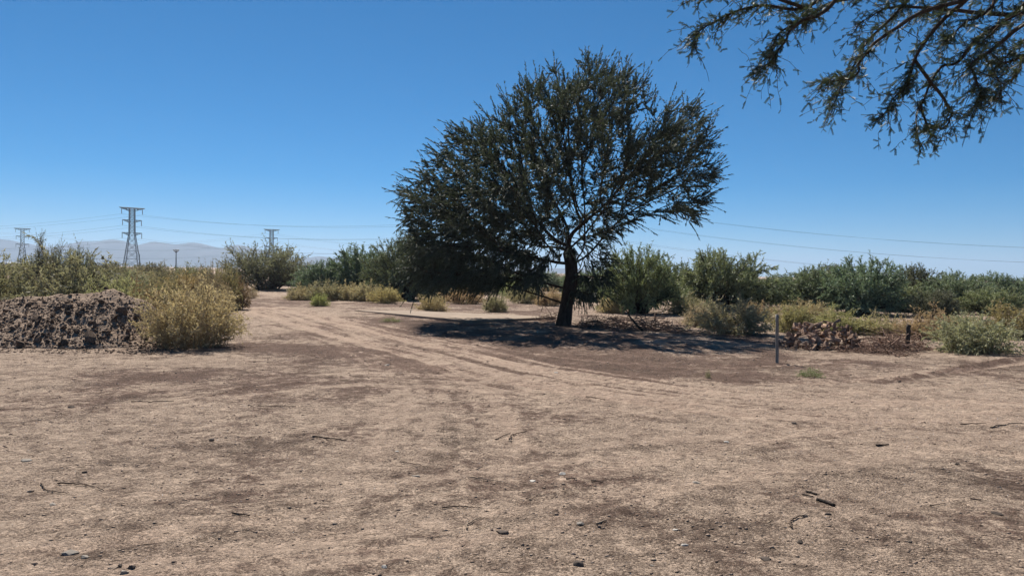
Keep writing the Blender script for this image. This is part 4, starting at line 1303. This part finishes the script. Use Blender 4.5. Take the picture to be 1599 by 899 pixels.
# ---------------------------------------------------------------- heap of chunks
rng = np.random.default_rng(41)
HC = at(1292, 545)
CH = []
for i in range(8):
    rg = np.random.default_rng(700 + i)
    n_ = 10
    p = np.concatenate([np.stack([np.full(5, s), np.cos(a_), np.sin(a_)], 1) for s in (-1, 1) for a_ in [np.sort(rg.uniform(0, 6.28, 5))]])
    p = p * np.array([1.0, 0.42, 0.34]) + rg.normal(size=p.shape) * 0.08
    bm = bmesh.new()
    for v in p: bm.verts.new(v)
    bmesh.ops.convex_hull(bm, input=bm.verts)
    bmesh.ops.delete(bm, geom=[v for v in bm.verts if not v.link_faces], context='VERTS')
    me = bpy.data.meshes.new('chunk'); bm.to_mesh(me); bm.free()
    CH.append(me)
hw = 105 * HC[1] / F_PX / 2
def heap_z(dx, dy):
    prof = np.interp(dx / hw, [-1.15, -0.85, -0.5, -.2, .1, .45, .75, 1.0, 1.2], [0, .45, .76, .70, .75, .78, .56, .2, 0])
    return prof * max(0.0, 1 - abs(dy / 0.75) ** 1.6)
for i in range(150):
    for _ in range(50):
        dx, dy = rng.uniform(-1.15, 1.2) * hw, rng.uniform(-.75, .6)
        zt = heap_z(dx, dy)
        if zt > 0.04: break
    lay = rng.random() ** 0.35
    s = rng.uniform(0.07, 0.17)
    x, y = HC[0] + dx, HC[1] + 0.35 + dy
    o = link('broken_chunk', CH[i % 8], M['chunk'], None, (x, y, hz(x, y) + max(0.03, zt * lay)))
    o.scale = (s, s * rng.uniform(.8, 1.3), s * rng.uniform(.8, 1.2))
    o.rotation_euler = (rng.uniform(0, 6.28), rng.normal() * 0.45, rng.uniform(0, 6.28))
    tag(o, 'reddish brown broken chunk in the heap between slim stake and dead branches', 'chunk', 'heap of reddish brown chunks')
for (px, py, L, rz, lab, mt) in [
    (1302, 541, 0.62, 0.05, 'pale narrow board lying along the front of the heap', 'stick_pale'),
    (1262, 543, 0.5, -0.1, 'short pale board at the front left of the heap', 'stick_pale'),
    (1338, 547, 0.55, 0.12, 'greyish board sticking out at the right foot of the heap', 'stick_pale'),
    (1230, 530, 0.3, 0.6, 'dark block leaning between stake and heap', 'stick'),
]:
    p = at(px, py)
    bm = bmesh.new()
    bmesh.ops.create_cube(bm, size=1)
    bmesh.ops.bevel(bm, geom=bm.edges[:], offset=0.06, segments=1, affect='EDGES')
    for v in bm.verts:
        v.co.x *= L; v.co.y *= 0.09; v.co.z *= 0.05
        v.co.z += 0.012 * math.sin(v.co.x * 5)
    me = bpy.data.meshes.new('board'); bm.to_mesh(me); bm.free()
    o = link('board', me, M[mt], None, (p[0], p[1], hz(*p) + 0.05)); o.rotation_euler = (0.2, 0.06, rz)
    tag(o, lab, 'board')

# ---------------------------------------------------------------- dead branch piles
def brush(name, pts_px, n, L, seed, hmax, label, mat='dead'):
    rg = np.random.default_rng(seed)
    P = []
    (xa, ya), (xb, yb), yw = pts_px
    A_, B_ = at(xa, ya), at(xb, yb)
    t = rg.random(n)
    c = A_ * (1 - t)[:, None] + B_ * t[:, None] + np.stack([rg.normal(size=n) * .15, rg.normal(size=n) * yw], 1)
    env = np.sin(np.pi * np.clip(t, .05, .95)) ** 0.6
    gz = ground_fields(c[:, 0], c[:, 1])[0]
    z = gz + 0.02 + hmax * env * rg.random(n) ** 1.4 * np.exp(-((c[:, 1] - (A_ * (1 - t)[:, None] + B_ * t[:, None])[:, 1]) / (yw * 1.6)) ** 2)
    d = unit(rg.normal(size=(n, 3)) * np.array([1, .8, .42]))
    ln = L * rg.uniform(.3, 1.2, n)
    tt = np.linspace(-.5, .5, 6)
    side = unit(np.cross(d, rg.normal(size=(n, 3))))
    pts = np.stack([c[:, 0], c[:, 1], z], 1)[:, None] + d[:, None] * (ln[:, None] * tt)[..., None] + side[:, None] * (ln[:, None] * (.25 - tt ** 2) * rg.uniform(-.7, .7, (n, 1)))[..., None]
    pts += rg.normal(size=pts.shape) * 0.012
    pts[..., 2] = np.maximum(pts[..., 2], gz[:, None] + 0.004)
    r = np.linspace(1, .4, 6)[None] * (0.005 + 0.015 * rg.random(n) ** 3)[:, None]
    v, q = tubes(pts, r, 4)
    tag(link(name, mesh_np(name, v, q), M[mat]), label, 'brush', kind='stuff')
brush('brush_pile', ((1345, 549), (1436, 546), 0.32), 420, 0.75, 1, 0.50, 'tangled pile of reddish dead branches right of the heap of chunks')
brush('brush_pile', ((905, 508), (1065, 517), 0.55), 520, 0.9, 2, 0.50, 'scattered dead twigs lying right of the big trunk in its shade')
brush('brush_pile', ((845, 500), (872, 503), 0.3), 60, 0.8, 3, 0.55, 'few bare dead twigs beside the left of the big trunk')
brush('brush_pile', ((1210, 541), (1420, 556), 0.25), 260, 0.4, 4, 0.08, 'thin litter of twigs along the foot of the heap', 'dead')
brush('brush_pile', ((1490, 553), (1585, 552), 0.2), 90, 0.45, 5, 0.12, 'pale dry stalks under the grey green mounded bush', 'straw_stem')

def stick_mesh(pts, r0, r1, sides=6, k=3):
    W = smooth_path(np.array(pts, float), 7 * (len(pts) - 1) + 1)
    rg = np.random.default_rng(int(abs(W[0, 0] * 1e4)) + len(W))
    L_ = np.linalg.norm(W[-1] - W[0])
    W[1:-1] += rg.normal(size=W[1:-1].shape) * np.array([1, 1, .5]) * L_ * 0.012
    v, q = tubes(W[None], np.linspace(r0, r1, len(W))[None], sides)
    n_ = len(W) * sides
    caps = [np.arange(sides)[None, ::-1], np.arange(n_ - sides, n_)[None]]
    return mesh_np('stick', v, [q] + caps, True)

p0 = at(1004, 516); p1 = p0 + np.array([-0.42, 0.35])
o = link('broken_branch', stick_mesh([(0, 0, 0), (-.16, .1, .16), (-.32, .25, .36), (-.46, .3, .52)], .05, .03), M['bark'], None, (p0[0], p0[1], hz(*p0)))
tag(o, 'dark broken branch stub jutting up from the scattered dead twigs', 'branch')

# ---------------------------------------------------------------- stakes
def post(px, base_py, top_py, w, lean, mat, label, name, D=None):
    p = at(px, base_py)
    H = (base_py - top_py) * p[1] / F_PX
    rg = np.random.default_rng(int(px))
    Kp = 12
    t = np.linspace(0, 1, Kp)
    P = np.stack([lean * t + 0.006 * rg.normal(size=Kp), 0.004 * rg.normal(size=Kp), -0.25 + (H + .25) * t], 1)
    v, q = tubes(P[None], (np.full(Kp, w / 2) * rg.uniform(.94, 1.06, Kp))[None], 8)
    cap = np.arange(len(v) - 8, len(v))[None]
    o = link(name, mesh_np(name, v, [q, cap]), M[mat], None, (p[0], p[1], hz(*p)))
    tag(o, label, 'post')
post(1214, 566, 490, 0.075, -0.03, 'post', 'slim grey wooden stake standing alone in front of the heap', 'wooden_stake')
post(1416, 548, 508, 0.115, 0.03, 'post_dark', 'short dark stump post rising out of the dead branch pile', 'stump_post')

# ---------------------------------------------------------------- single stones and sticks on the foreground dirt
STN = [  # px, py, width px, (rel y, rel z), material, label
    (110, 865, 30, (.75, .34), 'stone', 'largest flat grey stone at the bottom left with a dark underside'),
    (131, 872, 15, (.8, .5), 'stone', 'small grey stone touching the right of the largest flat stone'),
    (176, 886, 18, (.9, .35), 'stone_brown', 'flat brown stone left in the cluster at the bottom edge'),
    (189, 884, 13, (.9, .6), 'stone_dark', 'dark stone at the back of the cluster at the bottom edge'),
    (205, 886, 14, (.8, .6), 'stone_dark', 'dark angular stone right in the cluster at the bottom edge'),
    (193, 894, 18, (.8, .6), 'stone', 'grey stone at the front of the cluster at the bottom edge'),
    (600, 889, 12, (.8, .6), 'stone_pale', 'small white stone at the bottom edge left of centre'),
    (330, 689, 10, (.9, .7), 'stone_dark', 'dark clod lying alone in the middle of the left foreground'),
    (353, 686, 6, (.9, .6), 'stone_dark', 'tiny dark clod right of the lone dark clod'),
    (48, 768, 15, (.8, .55), 'stone_brown', 'brown lit stone left of the curved twigs'),
    (41, 721, 20, (.8, .28), 'stone', 'flat grey stone near the left edge above the curved twigs'),
    (132, 739, 10, (.8, .6), 'stone_dark', 'dark pebble above the long curved twig'),
    (82, 789, 14, (.7, .3), 'stone', 'thin pale stone below the curved twigs at left'),
    (878, 742, 13, (.8, .45), 'stone_pale', 'pale topped flat stone with a dark shadow near the picture centre'),
    (832, 751, 12, (.8, .4), 'stone_pale', 'smaller pale stone left of the pale topped flat stone'),
    (1088, 752, 16, (.6, .3), 'stone', 'flat grey green stone right of the picture centre'),
    (1130, 709, 14, (.7, .35), 'stone_brown', 'brown flat stone above the flat grey green stone'),
    (1134, 690, 12, (.6, .35), 'stone_pale', 'pale sliver of stone in the middle distance right of centre'),
    (906, 818, 15, (.8, .5), 'stone', 'half buried stone with a dark hollow below the picture centre'),
    (1069, 853, 16, (.5, .35), 'stone_pale', 'pale flat sliver at the bottom right of centre'),
    (1055, 827, 13, (.6, .3), 'stone_pale', 'whitish flake just above the pale flat sliver'),
    (1557, 803, 14, (1.6, .4), 'stone_dark', 'dark grey shard near the right edge'),
    (1249, 847, 13, (.8, .6), 'stone_dark', 'dark stone in the right foreground below the charred sticks'),
    (1293, 804, 14, (.7, .4), 'stone_dark', 'flat dark flake just below the thick charred stick'),
    (1255, 807, 16, (.7, .45), 'stone_brown', 'brown lump beside the curled root fragment'),
    (785, 828, 26, (.6, .3), 'stone_dark', 'flat dark clod below centre near the bent pale twig'),
    (1195, 874, 20, (.7, .35), 'stone_dark', 'low dark clod at the bottom between centre and right edge'),
    (1421, 848, 10, (.8, .6), 'stone_dark', 'dark pebble in the bottom right foreground'),
    (1018, 884, 12, (.7, .4), 'stone', 'grey flake near the bottom edge right of centre'),
    (905, 882, 24, (.8, .45), 'stone_dark', 'crumbling dark clod at the bottom centre'),
    (868, 610 - 30, 8, (.8, .4), 'stone_pale', 'pale stone on the tyre tracks below the big tree shade'),
    (1240, 661, 10, (.7, .6), 'stone_dark', 'dark clod in the middle distance right of centre'),
    (1495, 724, 10, (.7, .6), 'stone_dark', 'dark clod left of the pale root at right'),
    (1404, 596, 7, (.8, .7), 'stone_dark', 'dark clod beside the dirt ridge at right'),
    (605, 570, 15, (.5, .25), 'stone_pale', 'pale flat piece lying between the tyre tracks'),
    (112, 636, 14, (.7, .35), 'stone_dark', 'dark flat clod in the left middle distance'),
    (620, 706, 10, (.7, .3), 'stone_pale', 'small pale chip left of centre'),
    (648, 745, 18, (.6, .2), 'stone', 'thin grey flake lying flat left of centre'),
]
for i, (px, py, w, (ry, rz_), mt, lab) in enumerate(STN):
    p = at(px, py)
    s = w * p[1] / F_PX / 2
    me = hull_mesh('stone', 800 + i, 18, (1, ry, rz_), 0.22)
    o = link('stone', me, M[mt], None, (p[0], p[1], hz(*p) + s * rz_ * 0.25))
    o.scale = (s, s, s)
    o.rotation_euler = (prng.uniform(-.12, .12), prng.uniform(-.12, .12), prng.uniform(-.5, .5))
    tag(o, lab, 'stone', 'stones on the bare dirt')

def gsticks(name, pts_px, r0, r1, mat, label, lift=0.012):
    pw = np.array([at(*p) for p in pts_px])
    c = pw.mean(0)
    z = [hz(*p) + lift for p in pw]
    z0 = float(np.mean(z))
    pts = [(p[0] - c[0], p[1] - c[1], zz - z0) for p, zz in zip(pw, z)]
    o = link(name, stick_mesh(pts, r0, r1), M[mat], None, (c[0], c[1], z0))
    tag(o, label, 'stick', 'sticks on the bare dirt')
STK = [
    ([(488, 686), (510, 687), (528, 688), (541, 689)], .012, .008, 'stick', 'straight stick lying left of centre in the middle distance'),
    ([(773, 688), (786, 682), (797, 677)], .007, .006, 'stick', 'left arm of the dark twig pair at the picture centre'),
    ([(795, 689), (799, 681), (806, 677), (823, 676)], .010, .006, 'stick', 'bent dark twig right in the twig pair at the picture centre'),
    ([(730, 748), (760, 749), (785, 753), (808, 758)], .006, .004, 'stick_pale', 'long thin straight twig left below the twig pair'),
    ([(690, 795), (715, 794), (735, 792), (750, 791)], .008, .005, 'stick', 'dark twig lying flat below the long thin twig'),
    ([(729, 831), (731, 820), (740, 812), (752, 806)], .008, .005, 'stick_pale', 'pale hooked twig in the foreground below centre'),
    ([(884, 751), (900, 750)], .008, .006, 'stick', 'short dark stick under the pale topped flat stone'),
    ([(923, 752), (942, 754)], .009, .007, 'stick', 'short brown stick right of the pale topped flat stone'),
    ([(931, 821), (947, 814)], .010, .008, 'stick_pale', 'short pale stick right of the half buried stone'),
    ([(90, 757), (115, 758), (140, 761), (162, 769)], .009, .005, 'stick', 'long curved twig at the left'),
    ([(64, 757), (70, 766), (82, 770), (108, 772)], .008, .004, 'stick', 'forked dark twig left of the long curved twig'),
    ([(362, 806), (390, 806)], .009, .007, 'stick', 'lone short stick in the left foreground'),
    ([(1276, 782), (1290, 786), (1303, 791)], .020, .019, 'char', 'thick charred stick in the right foreground'),
    ([(1259, 769), (1276, 774)], .013, .011, 'char', 'upper short charred stick above the thick charred stick'),
    ([(1252, 774), (1270, 778)], .009, .007, 'char', 'thin charred sliver left of the thick charred stick'),
    ([(1236, 826), (1235, 816), (1244, 810), (1256, 808)], .009, .006, 'stick', 'curled root fragment below the charred sticks'),
    ([(205, 630), (240, 629), (272, 627)], .010, .006, 'stick', 'long thin stick in the left middle distance'),
    ([(402, 636), (435, 636), (462, 637)], .008, .005, 'stick', 'thin twig in the middle distance right of the long thin stick'),
    ([(1546, 667), (1565, 664), (1585, 661), (1610, 659)], .012, .008, 'stick_pale', 'pale root at the right edge of the middle distance'),
    ([(1368, 695), (1388, 694)], .013, .011, 'char', 'short dark stick left of the pale root'),
    ([(1452, 790), (1475, 787)], .006, .004, 'stick', 'thin twig near the dark grey shard'),
    ([(915, 622), (928, 619), (945, 626)], .010, .006, 'stick', 'small dark forked twig on the tracks right of centre'),
    ([(1500, 664), (1540, 660)], .010, .006, 'stick', 'dark twig left of the pale root'),
    ([(1515, 781), (1532, 783)], .010, .008, 'stick', 'short dark stick above the dark grey shard'),
    ([(625, 723), (650, 727), (668, 731)], .006, .004, 'stick', 'thin brown twig left of the long thin straight twig'),
]
for pts, r0, r1, mt, lab in STK:
    gsticks('fallen_stick', pts, r0 * 0.8, r1 * 0.7, mt, lab)

# ---------------------------------------------------------------- grit, crumbs and litter as masses
rng = np.random.default_rng(55)
n = 125000
y = 3.4 * (26 / 3.4) ** (rng.random(n) ** 1.15)
x = y * rng.uniform(-0.74, 0.74, n)
h, w_, g_, t_ = ground_fields(x, y)
pk = np.clip(0.10 + 0.85 * np.clip(g_, 0, 1) + 0.30 * np.clip(w_, 0, 1) - 0.4 * t_, 0.03, 1)
k = rng.random(n) < pk * 0.75
x, y, h = x[k], y[k], h[k]
size = (0.0032 + 0.015 * rng.random(len(x)) ** 4.5) * np.clip(0.70 + y / 14, 0.8, 2.0)
v, f = scatter_bits(x, y, h, size, 56, .5)
tag(link('dirt_grit', mesh_np('dirt_grit', v, f), M['gravel']), 'fine grit and crumbs of soil strewn over the bare dirt', 'grit', kind='stuff')
print('grit', len(x))
n = 420
y = 3.6 * (24 / 3.6) ** rng.random(n)
x = y * rng.uniform(-0.74, 0.74, n)
h = ground_fields(x, y)[0]
size = (0.007 + 0.018 * rng.random(n) ** 4) * np.clip(0.8 + y / 25, 0.8, 1.7)
v, f = scatter_bits(x, y, h, size, 57, .42)
tag(link('pebbles', mesh_np('pebbles', v, f), M['stone_brown']), 'small pebbles and clods strewn over the bare dirt', 'pebbles', kind='stuff')
n = 1900
y = 3.6 * (26 / 3.6) ** rng.random(n)
x = y * rng.uniform(-0.74, 0.74, n)
a = rng.normal(size=n) * 0.9
L = rng.uniform(.015, .11, n) * np.clip(.7 + y / 20, .8, 1.8)
tt = np.linspace(-.5, .5, 4)
cv = rng.uniform(-.3, .3, n)
px_ = x[:, None] + np.cos(a)[:, None] * L[:, None] * tt - np.sin(a)[:, None] * (L * cv)[:, None] * tt ** 2
py_ = y[:, None] + np.sin(a)[:, None] * L[:, None] * tt + np.cos(a)[:, None] * (L * cv)[:, None] * tt ** 2
pz_ = ground_fields(px_.ravel(), py_.ravel())[0].reshape(n, 4) + 0.003
v, q = tubes(np.stack([px_, py_, pz_], -1), np.full((n, 4), 1) * (0.0009 + 0.0018 * rng.random(n) ** 2)[:, None] * np.clip(.7 + y / 14, .8, 2)[:, None], 3)
tag(link('twig_litter', mesh_np('twig_litter', v, q), M['litter']), 'tiny dry twigs and straws strewn over the bare dirt', 'litter', kind='stuff')

# ---------------------------------------------------------------- haze
bx = box_mesh('haze', -11500, 11500, -3000, 11600, -3, 265)
hz_o = link('haze', bx)
m, nt, out = new_mat('haze_air')
pv_ = N(nt, 'ShaderNodeVolumePrincipled')
pv_.inputs['Color'].default_value = (0.58, 0.76, 1.0, 1)
pv_.inputs['Density'].default_value = 0.00015
pv_.inputs['Anisotropy'].default_value = 0.2
nt.links.new(pv_.outputs[0], out.inputs['Volume'])
bx.materials.append(m)
tag(hz_o, 'pale blue desert haze filling the air', 'haze', kind='stuff')
